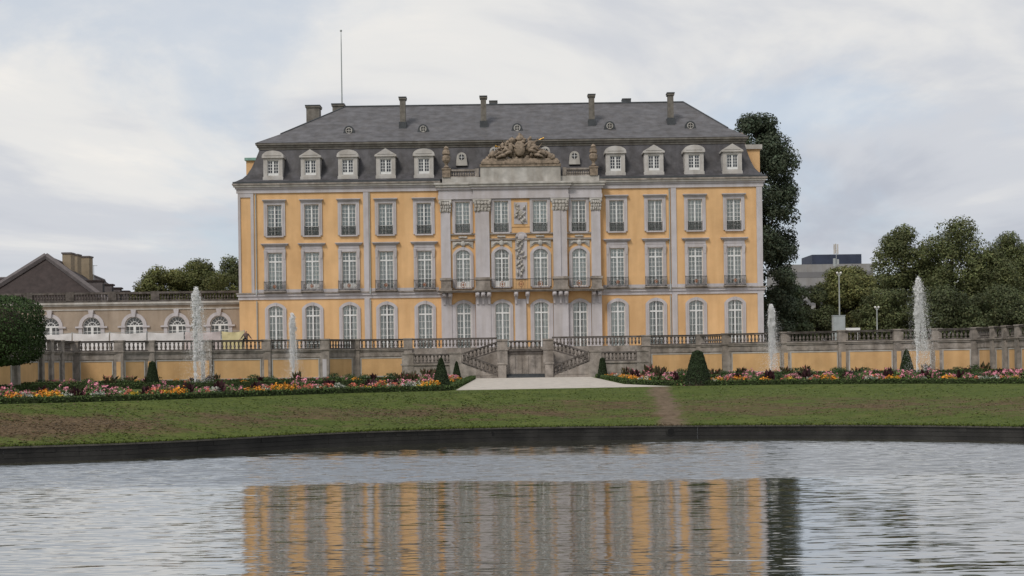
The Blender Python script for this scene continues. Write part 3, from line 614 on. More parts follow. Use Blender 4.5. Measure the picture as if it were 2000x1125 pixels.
for i, X in enumerate(BAYS):
    Yw = FY - OFF[i]; cen = i in CENT
    for sur, sa, h, z, lab in ((meG, saG, hG, G0, 'g'), (meMc if cen else meM, saMk if i in (1, 2, 5, 6) else saM, hM, M0, 'm'), (meTc if cen else meT, saT, hT, T0, 't')):
        wn = inst('window', sur, PAL, (X, Yw, z)); inst('sash', sa, wn, (X, Yw, z)); inst('pane', gl[h], wn, (X, Yw, z)); inst('curtain', cu[(h, random.choice((0.0, 0.0, 0.0, 0.0, 0.0, 0.0, 0.22, 0.5) if lab != 'g' else (0.0, 0.0, 0.22)))], wn, (X, Yw, z))
        if lab == 'm' and not cen: inst('balcony_rail', rlM, wn, (X, Yw, z - 0.12))
        if lab == 't': inst('window_rail', rlT, wn, (X, Yw, z))
        if lab == 'm' and not cen:
            b = MB(); b.box(X - 1.2, X + 1.2, Yw - 0.55, Yw, z - 0.24, z - 0.143); b.build('balcony_slab', M['stone'], wn)
# ---- string courses, cornice, pilaster strips
def band(name, z0, z1, proud, m, runs_=None, ret=True):
    for x0, x1, yo, e in runs_ or ((PX0, c0, 0, 0), (c0, i0, .45, 1), (i0, i1, .75, 2), (i1, c1, .45, 1), (c1, PX1, 0, 0)):
        q = MB(); xa = x0 - (proud if x0 == PX0 or e == 2 else 0); xb = x1 + (proud if x1 == PX1 or e == 2 else 0)
        if e == 1 and x0 == c0 and ret: xa -= proud
        if e == 1 and x1 == c1 and ret: xb += proud
        if e == 1 and x1 == i0: xb -= proud + 0.003
        if e == 1 and x0 == i1: xa += proud + 0.003
        q.box(xa, xb, FY - yo - proud, FY - yo + 0.01, z0, z1)
        q.build(name, M[m], PAL)
W2 = ((PX0, c0, 0, 0), (c1, PX1, 0, 0)); C3 = ((c0, i0, .45, 1), (i0, i1, .75, 2), (i1, c1, .45, 1))
band('string_course', 8.42, 8.78, 0.10, 'lilac', W2); band('string_course', 8.78, 9.02, 0.22, 'lilac', W2); band('string_course', 9.02, 9.16, 0.30, 'stone', W2)
band('frieze', 19.78, 20.22, 0.14, 'lilac', W2); band('cornice', 20.22, 20.42, 0.26, 'lilac', W2); band('cornice', 20.42, 20.62, 0.42, 'pale', W2); band('cornice', 20.62, 20.78, 0.52, 'stone', W2)
band('gutter', 20.78, 20.98, 0.46, 'lead', W2)
band('architrave', 18.78, 19.2, 0.26, 'lilac', C3); band('architrave', 19.2, 19.8, 0.20, 'lilac', C3); band('cornice', 19.8, 20.05, 0.36, 'lilac', C3); band('cornice', 20.05, 20.3, 0.52, 'pale', C3); band('cornice', 20.3, 20.5, 0.64, 'pale', C3)
band('sill_course', 14.98, 15.12, 0.16, 'stone', C3, False); band('hood_course', 14.36, 14.56, 0.18, 'stone', C3, False)
def strip(x0, x1, z0, z1, yo=0.0, pr=0.10, m='lilac', name='pilaster_strip'):
    q = MB(); q.box(x0, x1, FY - yo - pr, FY - yo + 0.005, z0, z1); return q.build(name, M[m], PAL)
for xa, xb in ((709.5, 719.5), (1310, 1320.5)):
    X0 = px(xa, FY, 400); X1 = px(xb, FY, 400); strip(X0, X1, TFL, 8.42); strip(X0, X1, 9.16, 19.78)
q0 = PX0
for a_, b_ in ((PX0, PX0 + 0.26), (PX0 + 1.35, PX0 + 1.66), (PX1 - 0.62, PX1)): strip(a_, b_, 9.16, 19.78)
strip(PX1 - 0.62, PX1, TFL, 8.42); strip(PX0 + 0.26, PX0 + 1.35, 19.35, 19.78); None
for xx in (PX0 + 1.9, px(721.5, FY, 400), px(1307, FY, 400)):
    q = MB(); q.tube([(xx, FY - 0.14, TFL), (xx, FY - 0.14, 8.3)], [0.06, 0.06], 6); q.tube([(xx, FY - 0.4, 8.9), (xx, FY - 0.14, 9.6), (xx, FY - 0.14, 19.7)], [0.06] * 3, 6); q.build('downpipe', M['grey_metal'], PAL)
# plain plinth course below first-floor windows
strip(PX0 + 1.66, c0 - 0.3, 9.16, 9.5, 0, 0.05); strip(c1 + 0.3, PX1 - 0.62, 9.16, 9.5, 0, 0.05)
# ---- giant pilasters with capitals
def capital(xc, w, y, z):
    b = MB(); b.taper(xc, y, z, z + 1.15, w * 0.5, 0.22, w * 0.58, 0.30)
    rr = random.Random(int(xc * 10))
    for row in range(3):
        for k in range(5):
            xx = xc + (k - 2) * w * 0.24 + (0.06 if row % 2 else 0); b.blob((xx, y - 0.27 - row * 0.04, z + 0.2 + row * 0.34), (w * 0.12, 0.12, 0.22), k + row * 7, 6, 4, 0.25)
    for s in (-1, 1): b.blob((xc + s * w * 0.55, y - 0.3, z + 1.02), (0.17, 0.16, 0.17), 3, 7, 5, 0.1)
    b.box(xc - w * 0.66, xc + w * 0.66, y - 0.36, y + 0.3, z + 1.15, z + 1.33); return b
for xa, xb, yo in ((862, 880.5, .45), (929, 956.5, .75), (1080, 1107, .75), (1154.5, 1172.5, .45)):
    X0 = px(xa, FY, 480); X1 = px(xb, FY, 480); xc = (X0 + X1) / 2; w_ = X1 - X0
    p = strip(X0, X1, 10.4, 17.4, yo, 0.22, 'lilac', 'pilaster'); strip(X0 + w_ * 0.45 if xa == 929 else X0, X1 if xa != 1080 else X0 + w_ * 0.55, 10.41, 17.39, yo, 0.34, 'lilac', 'pilaster') if yo == .75 else None
    capital(xc, w_, FY - yo, 17.42).build('capital', M['pale'], p)
    b = MB(); b.box(X0 - 0.12, X1 + 0.12, FY - yo - 1.05, FY - yo, 9.06, 9.3); b.box(X0 - 0.02, X1 + 0.02, FY - yo - 0.95, FY - yo, 9.3, 10.15); b.box(X0 - 0.12, X1 + 0.12, FY - yo - 1.05, FY - yo, 10.15, 10.4)
    b.build('pedestal', M['stone'], p)
    strip(X0 - 0.05, X1 + 0.05, TFL, 8.8, yo, 0.2, 'lilac', 'pilaster')
# lower storey of the centre is almost wholly grey: broad flat strips beside the windows
for xa, xb, yo in ((880.5, 888, .45), (921, 929, .45), (956.5, 962, .75), (1006, 1028, .75), (1075, 1080, .75), (1107, 1114, .45), (1147, 1154.5, .45)):
    strip(px(xa, FY, 620), px(xb, FY, 620), TFL, 7.6 if xa != 1006 else 8.1, yo, 0.12 if xa != 1006 else 0.2, 'lilac', 'pilaster')
# long balcony on corbels
bx0 = px(858, FY, 560); bx1 = px(1177, FY, 560)
q = MB(); q.box(bx0, bx1, FY - 1.75, FY - 0.42, 8.86, 9.0); q.box(bx0 - 0.08, bx1 + 0.08, FY - 1.85, FY - 0.42, 9.0, 9.06); bal = q.build('balcony', M['stone'], PAL)
for xx in (868, 879.5, 933, 944, 955.5, 1008, 1030.5, 1083, 1095, 1106, 1160, 1171.5):
    X = px(xx, FY - 1, 578); yo = .45 if xx < 900 or xx > 1120 else .75; b = MB(); y0 = FY - yo
    b.prism([(X - 0.2, 8.86), (X - 0.2, 8.45), (X - 0.14, 8.1), (X - 0.1, 7.6), (X + 0.1, 7.6), (X + 0.14, 8.1), (X + 0.2, 8.45), (X + 0.2, 8.86)], y0 - 0.34, y0 + 0.0)
    b.box(X - 0.22, X + 0.22, y0 - 0.9, y0 - 0.34, 8.4, 8.86); b.blob((X, y0 - 0.92, 8.62), (0.23, 0.2, 0.2), 2, 8, 5, 0.05); b.build('corbel', M['lilac'], bal)
def rail_span(X0, X1, Y, z, h, emb):
    b = MB(); n = max(3, int((X1 - X0) / 0.16)); t = 0.016
    b.box(X0, X1, Y - 0.03, Y + 0.03, z + h - 0.05, z + h); b.box(X0, X1, Y - 0.02, Y + 0.02, z + 0.04, z + 0.08)
    for k in range(n + 1): x = X0 + (X1 - X0) * k / n; b.box(x - t, x + t, Y - t, Y + t, z + 0.08, z + h - 0.05)
    xc = (X0 + X1) / 2; b.mat(1)
    if emb:
        ring = [(xc + 0.24 * math.cos(a), Y - 0.05, z + h * 0.5 + 0.27 * math.sin(a)) for a in [i * math.pi / 8 for i in range(17)]]; b.tube(ring, [0.035] * 17, 5); b.blob((xc, Y - 0.05, z + h * 0.5), (0.1, 0.04, 0.14), 3)
        b.mat(0); b.tube([(xc, Y - 0.03, z + 0.05), (xc, Y - 0.03, z + h * 0.3)], [0.03, 0.03], 5)
    b.build('balcony_rail', [M['iron'], M['rust']], bal)
for xa, xb in ((884, 926), (960, 1003), (1003, 1033), (1033, 1077), (1111, 1151)): rail_span(px(xa, FY - 1.4, 555), px(xb, FY - 1.4, 555), FY - 1.7, 9.06, 1.15, True)
# ---- carved panels of the centre
def relief(X, z0, z1, w, n, seed, ochre_frame, name):
    q = MB(); yb = FY - 0.75
    if ochre_frame: q.box(X - w * 0.95, X + w * 0.95, yb - 0.06, yb, z0 - 0.3, z1 + 0.3)
    fr = q.build(name, M['ochre'], PAL) if ochre_frame else None
    q = MB(); q.box(X - w * 0.62, X + w * 0.62, yb - 0.10, yb - (0.06 if ochre_frame else 0), z0, z1)
    o = q.build(name if not ochre_frame else 'carved_field', M['lilac'], fr or PAL)
    rr = random.Random(seed); b = MB()
    for k in range(n):
        f = (k + 0.5) / n; z = z0 + (z1 - z0) * (0.08 + 0.84 * f); x = X + rr.uniform(-1, 1) * w * 0.42
        a = rr.uniform(0, 3.1); L_ = rr.uniform(0.2, 0.42)
        b.tube([(x - L_ * math.cos(a), yb - 0.14, z - L_ * math.sin(a)), (x, yb - 0.26, z), (x + L_ * math.cos(a) * 0.8, yb - 0.14, z + L_ * 0.8 * math.sin(a) + 0.1)], [0.05, 0.11, 0.04], 6)
        b.blob((x, yb - 0.18, z + rr.uniform(-.1, .1)), (0.14, 0.1, 0.16), k, 6, 4, 0.3)
    b.blob((X, yb - 0.2, (z0 + z1) / 2), (0.26, 0.14, 0.34), 1, 8, 6, 0.12) if ochre_frame else None
    b.build('carving', M['pale'], o)
XM = px(1017, FY, 440)
relief(XM, 16.05, 18.35, 1.15, 13, 5, True, 'trophy_panel'); relief(px(1018, FY, 505), 10.2, 14.7, 1.0, 18, 9, False, 'cartouche_panel')
q = MB(); xc = px(1018, FY, 470); q.prism([(xc + 0.62 * math.cos(a), 14.7 + 0.5 * math.sin(a)) for a in [i * math.pi / 10 for i in range(11)]], FY - 0.95, FY - 0.75); q.blob((xc, FY - 0.98, 14.65), (0.36, 0.12, 0.34), 2); q.build('cartouche_head', M['lilac'], PAL)
for i in CENT:                                    # scrolled ornament over the arched first-floor windows
    b = MB(); y = FY - OFF[i]; X = BAYS[i]
    b.prism([(X - 1.1, 14.3), (X - 1.1, 13.55), (X - 0.55, 13.95), (X + 0.55, 13.95), (X + 1.1, 13.55), (X + 1.1, 14.3)], y - 0.09, y)
    b.blob((X, y - 0.14, 14.05), (0.26, 0.12, 0.3), i); 
    for s in (-1, 1): b.tube([(X + s * 0.25, y - 0.12, 14.1), (X + s * 0.6, y - 0.16, 14.15), (X + s * 0.95, y - 0.1, 13.85)], [0.06, 0.09, 0.04], 6)
    for s in (-1, 0, 1): b.blob((X + s * 0.28, y - 0.1, 14.74), (0.22, 0.08, 0.11), i + s, 7, 4, 0.2)
    b.build('lintel_ornament', M['pale'], PAL)
# ---- attic and gable sculpture
q = MB(); q.box(px(863, 141, 350), px(1171, 141, 350), FY - 0.5, FY + 1.2, 20.5, 21.15); q.build('attic', M['pale'], PAL)
ax0, ax1 = px(938, 141, 340), px(1095, 141, 340)
q = MB(); q.box(ax0, ax1, FY - 0.85, FY + 1.3, 20.502, 22.15); q.build('attic', M['pale'], PAL)
q = MB(); q.box(ax0 - 0.05, ax1 + 0.05, FY - 0.95, FY + 1.3, 22.15, 22.42); q.box(ax0 + 0.1, ax1 - 0.15, FY - 1.02, FY + 1.3, 22.42, 22.6); q.taper((ax0 + ax1) / 2, FY + 0.1, 22.6, 23.0, (ax1 - ax0) / 2 - 0.05, 1.0, (ax1 - ax0) / 2 - 0.35, 0.9); q.build('gable_cornice', M['sculpt'], PAL)
SB = baluster_mesh(0.55, 'attic_baluster')
for xa, xb in ((878, 931), (1103, 1152)):
    X0, X1 = px(xa, 141, 340), px(xb, 141, 340); n = 11
    q = MB(); q.box(X0, X1, FY - 0.45, FY - 0.15, 21.15, 21.25); q.box(X0, X1, FY - 0.5, FY - 0.1, 21.8, 21.98); r_ = q.build('attic_balustrade', M['stone'], PAL)
    for k in range(n): inst('baluster', SB, r_, (X0 + (X1 - X0) * (k + 0.5) / n, FY - 0.3, 21.25))
    q = MB(); xe = X1 if xa < 900 else X0; q.box(xe - 0.2, xe + 0.2, FY - 0.52, FY - 0.05, 21.15, 22.05); q.build('attic_pier', M['stone'], r_)
for xx in (871, 1160):
    X = px(xx, 141, 320); q = MB(); q.box(X - 0.42, X + 0.42, FY - 0.62, FY + 0.1, 21.15, 21.95); q.box(X - 0.48, X + 0.48, FY - 0.68, FY + 0.16, 21.95, 22.1)
    q.lathe([(0.22, 0), (0.3, 0.15), (0.14, 0.35), (0.2, 0.55), (0.42, 0.85), (0.46, 1.25), (0.3, 1.4), (0.42, 1.55), (0.38, 1.9), (0.24, 2.0), (0.3, 2.15), (0.1, 2.4)], X, FY - 0.26, 22.1, 10); q.build('urn', M['sculpt'], PAL)
sg = MB(); rs = random.Random(11); SX = px(1015, 141, 290)
def env(d): return 22.95 + 2.55 * max(0, 1 - (abs(d) / 3.7) ** 1.25)
for k in range(150):
    d = rs.uniform(-3.5, 3.5); z = rs.uniform(22.95, env(d)); r_ = rs.uniform(0.14, 0.34)
    sg.blob((SX + d, FY - 0.2 + rs.uniform(-0.5, 0.35), z), (r_ * rs.uniform(.7, 1.3), r_, r_ * rs.uniform(.7, 1.4)), k, 7, 5, 0.28)
def figure(x, z, lean, sgn):                      # a reclining, twisting stone figure
    y = FY - 0.75
    sg.tube([(x, y, z), (x + lean * 0.3, y, z + 0.5), (x + lean * 0.5, y, z + 0.95)], [0.3, 0.27, 0.2], 8); sg.blob((x + lean * 0.62, y - 0.05, z + 1.25), (0.16, 0.17, 0.2), 4, 8, 6, 0.05)
    sg.tube([(x, y, z), (x + sgn * 0.6, y - 0.25, z + 0.25), (x + sgn * 1.15, y - 0.1, z - 0.1)], [0.24, 0.19, 0.1], 7); sg.tube([(x, y - 0.1, z), (x + sgn * 0.4, y - 0.3, z - 0.1), (x + sgn * 0.95, y - 0.2, z - 0.35)], [0.22, 0.17, 0.09], 7)
    sg.tube([(x + lean * 0.45, y, z + 0.9), (x + lean * 0.5 + sgn * 0.5, y - 0.1, z + 0.75), (x + lean * 0.5 + sgn * 0.85, y - 0.1, z + 1.2)], [0.13, 0.1, 0.07], 6)
    sg.tube([(x + lean * 0.45, y, z + 0.9), (x + lean * 0.5 - sgn * 0.4, y - 0.1, z + 0.6), (x - sgn * 0.6, y - 0.1, z + 0.3)], [0.13, 0.1, 0.07], 6)
figure(SX - 1.55, 23.4, 0.3, -1); figure(SX + 1.65, 23.4, -0.2, 1); figure(SX + 0.95, 23.9, 0.3, 1); figure(SX - 0.9, 23.7, -0.2, -1)
sg.blob((SX, FY - 0.7, 24.1), (0.62, 0.25, 0.85), 2, 12, 8, 0.04); sg.lathe([(0.42, 0), (0.48, 0.25), (0.3, 0.5), (0.1, 0.72), (0.12, 0.85)], SX, FY - 0.4, 24.9, 10)
sg.tube([(SX + 1.3, FY - 0.85, 24.6), (SX + 2.08, FY - 0.9, 24.96)], [0.05, 0.035], 6)
gs_ = sg.build('gable_sculpture', M['sculpt'], PAL, smooth=True)
for a_, b_, r_ in (((SX - 2.1, 24.25), (SX - 2.6, 24.3), 0.17), ((SX + 2.05, 24.95), (SX + 2.6, 25.12), 0.09)):
    q = MB(); q.tube([(a_[0], FY - 0.9, a_[1]), ((a_[0] + b_[0]) / 2, FY - 0.95, (a_[1] + b_[1]) / 2), (b_[0], FY - 1.0, b_[1])], [0.03, 0.045, r_], 8); q.build('gilt_trumpet', M['gilt'], gs_)
# ---- roofs
def loop(inf, inl, inr, z): return [(PX0 + inl, FY + inf, z), (PX1 - inr, FY + inf, z), (PX1 - inr, 163 - inf, z), (PX0 + inl, 163 - inf, z)]
def loft(lv, mb):
    for a_, b_ in zip(lv[:-1], lv[1:]):
        for k in range(4): mb.add([a_[k], a_[(k + 1) % 4], b_[(k + 1) % 4], b_[k]], [(0, 1, 2, 3)])
st = MB(); prof = [(0, 20.985), (0.10, 21.1), (0.33, 21.45), (0.50, 21.9), (0.68, 22.7), (0.84, 23.7), (1.0, 24.85)]
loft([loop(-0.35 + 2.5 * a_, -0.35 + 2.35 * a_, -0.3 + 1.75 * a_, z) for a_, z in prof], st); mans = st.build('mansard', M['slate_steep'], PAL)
br = MB()
for z0, z1, o_ in ((24.75, 25.0, 0.12), (25.0, 25.22, 0.26), (25.22, 25.42, 0.40)): br.box(PX0 + 2.0 - o_, PX1 - 1.45 + o_, FY + 2.15 - o_, 163 - 2.15 + o_, z0, z1)
br.build('roof_moulding', M['chimney_grey'], PAL)
RZ = 30.9; ry = 152.55; rl = px(675, ry, 209); rr_ = px(1335, ry, 200)
up = MB(); E = loop(1.7, 1.55, 1.0, 25.43); mid = [(PX0 + 4.0, FY + 3.9, 26.75), (PX1 - 2.9, FY + 3.9, 26.75), (PX1 - 2.9, 163 - 3.9, 26.75), (PX0 + 4.0, 163 - 3.9, 26.75)]
A_, B_ = (rl, ry, RZ), (rr_, ry, RZ)
loft([E, mid], up)
up.add([mid[0], mid[1], B_, A_], [(0, 1, 2, 3)]); up.add([mid[1], mid[2], B_], [(0, 1, 2)]); up.add([mid[2], mid[3], A_, B_], [(0, 1, 2, 3)]); up.add([mid[3], mid[0], A_], [(0, 1, 2)])
roof = up.build('roof', M['slate'], PAL)
q = MB(); q.tube([A_, B_], [0.13, 0.13], 6); q.tube([mid[0], A_], [0.1, 0.1], 6); q.tube([mid[1], B_], [0.1, 0.1], 6); q.build('ridge_cap', M['lead'], roof)
def roof_y(z): return FY + 1.7 + 2.2 * (z - 25.43) / 1.32 if z < 26.75 else FY + 3.9 + (ry - FY - 3.9) * (z - 26.75) / (RZ - 26.75)
def chim(xpx, ytop, wpx, yb, Y, d=0.9, name='chimney'):
    P = at(xpx, ytop, Y); w_ = wpx * Y / F / 2; z0 = at(xpx, yb, Y).z - 0.6; q = MB()
    q.box(P.x - w_, P.x + w_, Y - d / 2, Y + d / 2, z0, P.z - 0.3); q.box(P.x - w_ - 0.1, P.x + w_ + 0.1, Y - d / 2 - 0.1, Y + d / 2 + 0.1, P.z - 0.3, P.z - 0.12)
    q.mat(1).box(P.x - w_ - 0.14, P.x + w_ + 0.14, Y - d / 2 - 0.14, Y + d / 2 + 0.14, P.z - 0.12, P.z)
    if ytop < 200: q.box(P.x - w_ - 0.12, P.x + w_ + 0.12, Y - d / 2 - 0.12, Y + d / 2 + 0.12, z0, z0 + 0.85)
    q.build(name, [M['chimney_grey'], M['lead']], roof)
for x_, yt, yb in ((786.5, 190.5, 244), (944, 188.5, 242), (1155, 185, 239), (1309, 182, 236)): chim(x_, yt, 10.5, yb, 147.4)
chim(612.5, 207.5, 25, 240, 157, 1.6); chim(963.5, 198, 12, 206, 156, 1.0); chim(1223, 194, 13, 201, 156, 1.0); chim(661, 204, 21, 210, 153, 1.2)
q = MB(); P = at(666, 60, 153.3); q.tube([(P.x, 153.3, 30.8), (P.x, 153.3, P.z - 1.5), (P.x, 153.3, P.z)], [0.085, 0.06, 0.03], 6); q.blob((P.x, 153.3, P.z), (0.14, 0.14, 0.12), 1); q.build('flagpole', M['grey_metal'], PAL)
for x_, y_ in ((681.5, 255.5), (826.5, 252.5), (1010, 250.5), (1191, 246.5), (1348.5, 246)):
    Y = 145.9; P = at(x_, y_, Y); n = 16; b = MB()
    out = [(P.x + 0.56 * math.cos(a), P.z + 0.56 * math.sin(a)) for a in [math.pi * i / n for i in range(n + 1)]]
    b.prism([(P.x + 0.72, P.z - 0.55)] + out + [(P.x - 0.72, P.z - 0.55)], Y, Y + 1.8); o = b.build('roof_oculus', M['lead'], roof)
    b = MB(); ring = [(P.x + 0.32 * math.cos(a), Y - 0.03, P.z + 0.02 + 0.32 * math.sin(a)) for a in [i * math.pi / 8 for i in range(17)]]; b.tube(ring, [0.055] * 17, 5); b.box(P.x - 0.03, P.x + 0.03, Y - 0.05, Y - 0.01, P.z - 0.3, P.z + 0.34); b.box(P.x - 0.3, P.x + 0.3, Y - 0.049, Y - 0.011, P.z - 0.01, P.z + 0.05)
    b2 = MB(); b2.prism([(P.x + 0.3 * math.cos(a), P.z + 0.02 + 0.3 * math.sin(a)) for a in [i * math.pi / 8 for i in range(16)]], Y - 0.008, Y + 0.002)
    b.mat(1); b.v += []; k0 = len(b.v); b.add(b2.v, b2.f); b.build('oculus_frame', [M['pale'], M['room']], PAL)
# dormers
def dormer(xpx, kind):
    X = px(xpx, 142.3, 325); y0 = FY + 0.15; z0 = 21.12; d = MB()
    d.box(X - 1.02, X - 0.6, y0, FY + 2.4, z0 + 0.4, 23.55); d.box(X + 0.6, X + 1.02, y0, FY + 2.4, z0 + 0.4, 23.55); d.box(X - 0.6, X + 0.6, y0, FY + 2.4, 23.3, 23.55); d.box(X - 0.6, X + 0.6, y0, FY + 2.4, z0 + 0.4, 21.68)
    d.box(X - 1.08, X + 1.08, y0 - 0.08, FY + 2.4, z0, z0 + 0.4); d.box(X - 1.16, X + 1.16, y0 - 0.16, FY + 2.2, 23.55, 23.72)
    pts = [(X - 1.16, 23.72), (X + 1.16, 23.72)] + ([(X, 24.42)] if kind else [(X + 1.16 * math.cos(a), 23.72 + 0.62 * math.sin(a)) for a in [math.pi * i / 10 for i in range(1, 10)]])
    d.prism(pts, y0 - 0.16, FY + 2.6); inn = [((x - X) * 0.74 + X, (z - 23.72) * 0.66 + 23.79) for x, z in pts]
    d.prism(inn, y0 - 0.2, y0 - 0.16)
    o = d.build('dormer', M['dormer'], PAL)
    s = MB(); yg = y0 + 0.12; s.box(X - 0.6, X - 0.52, yg, yg + 0.06, 21.68, 23.3); s.box(X + 0.52, X + 0.6, yg, yg + 0.06, 21.68, 23.3); s.box(X - 0.09, X + 0.09, yg - 0.01, yg + 0.06, 21.68, 23.3); s.box(X - 0.52, X - 0.09, yg, yg + 0.06, 21.68, 21.95); s.box(X + 0.09, X + 0.52, yg, yg + 0.06, 21.68, 21.95)
    s.box(X - 0.52, X - 0.09, yg, yg + 0.06, 23.22, 23.3); s.box(X + 0.09, X + 0.52, yg, yg + 0.06, 23.22, 23.3)
    for sg_ in (-1, 1):
        s.box(X + sg_ * 0.305 - 0.022, X + sg_ * 0.305 + 0.022, yg + 0.01, yg + 0.05, 21.95, 23.22)
        for k in range(1, 4): z = 21.95 + 1.27 * k / 4; s.box(X + min(sg_ * 0.09, sg_ * 0.52), X + max(sg_ * 0.09, sg_ * 0.52), yg + 0.011, yg + 0.049, z - 0.022, z + 0.022)
    s.build('sash', M['white'], o)
    s = MB(); s.add([(X - 0.6, yg + 0.04, 21.68), (X + 0.6, yg + 0.04, 21.68), (X + 0.6, yg + 0.04, 23.3), (X - 0.6, yg + 0.04, 23.3)], [(0, 1, 2, 3)]); s.build('pane', M['glass'], o)
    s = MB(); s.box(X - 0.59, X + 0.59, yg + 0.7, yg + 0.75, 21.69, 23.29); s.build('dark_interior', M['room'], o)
for k, x_ in enumerate((533.5, 606.5, 679.5, 753.5, 828)): dormer(x_, k % 2)
for k, x_ in enumerate((1202, 1277, 1355.5, 1430)): dormer(x_, k % 2)
# small round-headed dormers behind the attic
for x_, y_ in ((901.5, 307), (965.5, 296), (1065, 295.5), (1122, 304.5)):
    Y = FY + 1.0; P = at(x_, y_, Y); b = MB(); n = 12; r_ = 0.52
    b.prism([(P.x + 0.62, P.z - 0.9), ] + [(P.x + r_ * math.cos(a), P.z + r_ * math.sin(a)) for a in [math.pi * i / n for i in range(n + 1)]] + [(P.x - 0.62, P.z - 0.9)], Y, Y + 1.8); o = b.build('round_dormer', M['pale'], PAL)
    b = MB(); b.prism([(P.x + 0.31 * math.cos(a), P.z + 0.31 * math.sin(a)) for a in [i * math.pi / 8 for i in range(16)]], Y - 0.01, Y + 0.01); b.build('pane', M['room'], o)
    b = MB(); b.box(P.x - 0.025, P.x + 0.025, Y - 0.04, Y - 0.012, P.z - 0.31, P.z + 0.31); b.box(P.x - 0.31, P.x + 0.31, Y - 0.039, Y - 0.013, P.z - 0.025, P.z + 0.025); b.build('glazing_bar', M['white'], o)

# ------------------------------------------------------------------ arched gallery to the left of the palace
GY = 146.0; GAL = empty('arched_gallery', (-45, GY, TFL), 'single-storey buff gallery with arched windows and dark balustraded roof', 'building')
gx1 = PX0 + 0.02; gx0 = -75.0; ztop = 8.55
gw = [px(x_, GY, 640) for x_ in (428.5, 345.5, 262, 179, 98)]; stp = gw[0] - gw[1]
while gw[-1] - stp > gx0 + 2: gw.append(gw[-1] - stp)
AW = 1.02; s0, spr, crn = 4.3, 5.95, 6.97
def arcs(X, r, z, n=12): return [(X + r * math.cos(a), z + r * math.sin(a)) for a in [math.pi - math.pi * i / n for i in range(n + 1)]]
wl_ = MB(); xs = sorted(gw); edges_ = [gx0] + [v for X in xs for v in (X - AW, X + AW)] + [gx1]
for k in range(0, len(edges_), 2): wl_.box(edges_[k], edges_[k + 1], GY, GY + 0.6, TFL, ztop)
for X in xs:
    wl_.box(X - AW, X + AW, GY, GY + 0.6, TFL, s0); wl_.box(X - AW, X + AW, GY, GY + 0.6, crn + 0.05, ztop)
    a = arcs(X, AW, spr)
    for k in range(12): wl_.prism([a[k], a[k + 1], (a[k + 1][0], crn + 0.06), (a[k][0], crn + 0.06)], GY + 0.0, GY + 0.6)
wl_.box(gx0, gx1, GY + 0.6, GY + 8, ztop - 0.3, ztop)
wl_.build('wall', M['buff'], GAL)
q = MB(); q.box(gx0, gx1, GY - 0.18, GY, ztop - 0.38, ztop - 0.2); q.box(gx0, gx1, GY - 0.3, GY, ztop - 0.2, ztop); q.box(gx0, gx1, GY - 0.08, GY, ztop - 0.85, ztop - 0.72); q.build('cornice', M['pale'], GAL)
q = MB(); q.box(gx0, gx1, GY - 0.1, GY + 0.35, ztop, ztop + 0.22); q.box(gx0, gx1, GY - 0.14, GY + 0.4, ztop + 0.9, ztop + 1.12); q.build('parapet', M['darkstone'], GAL)
q = MB(); q.box(gx0, gx1, GY + 2.0, GY + 2.1, TFL, ztop - 0.3); q.build('inner_wall', M['room'], GAL)
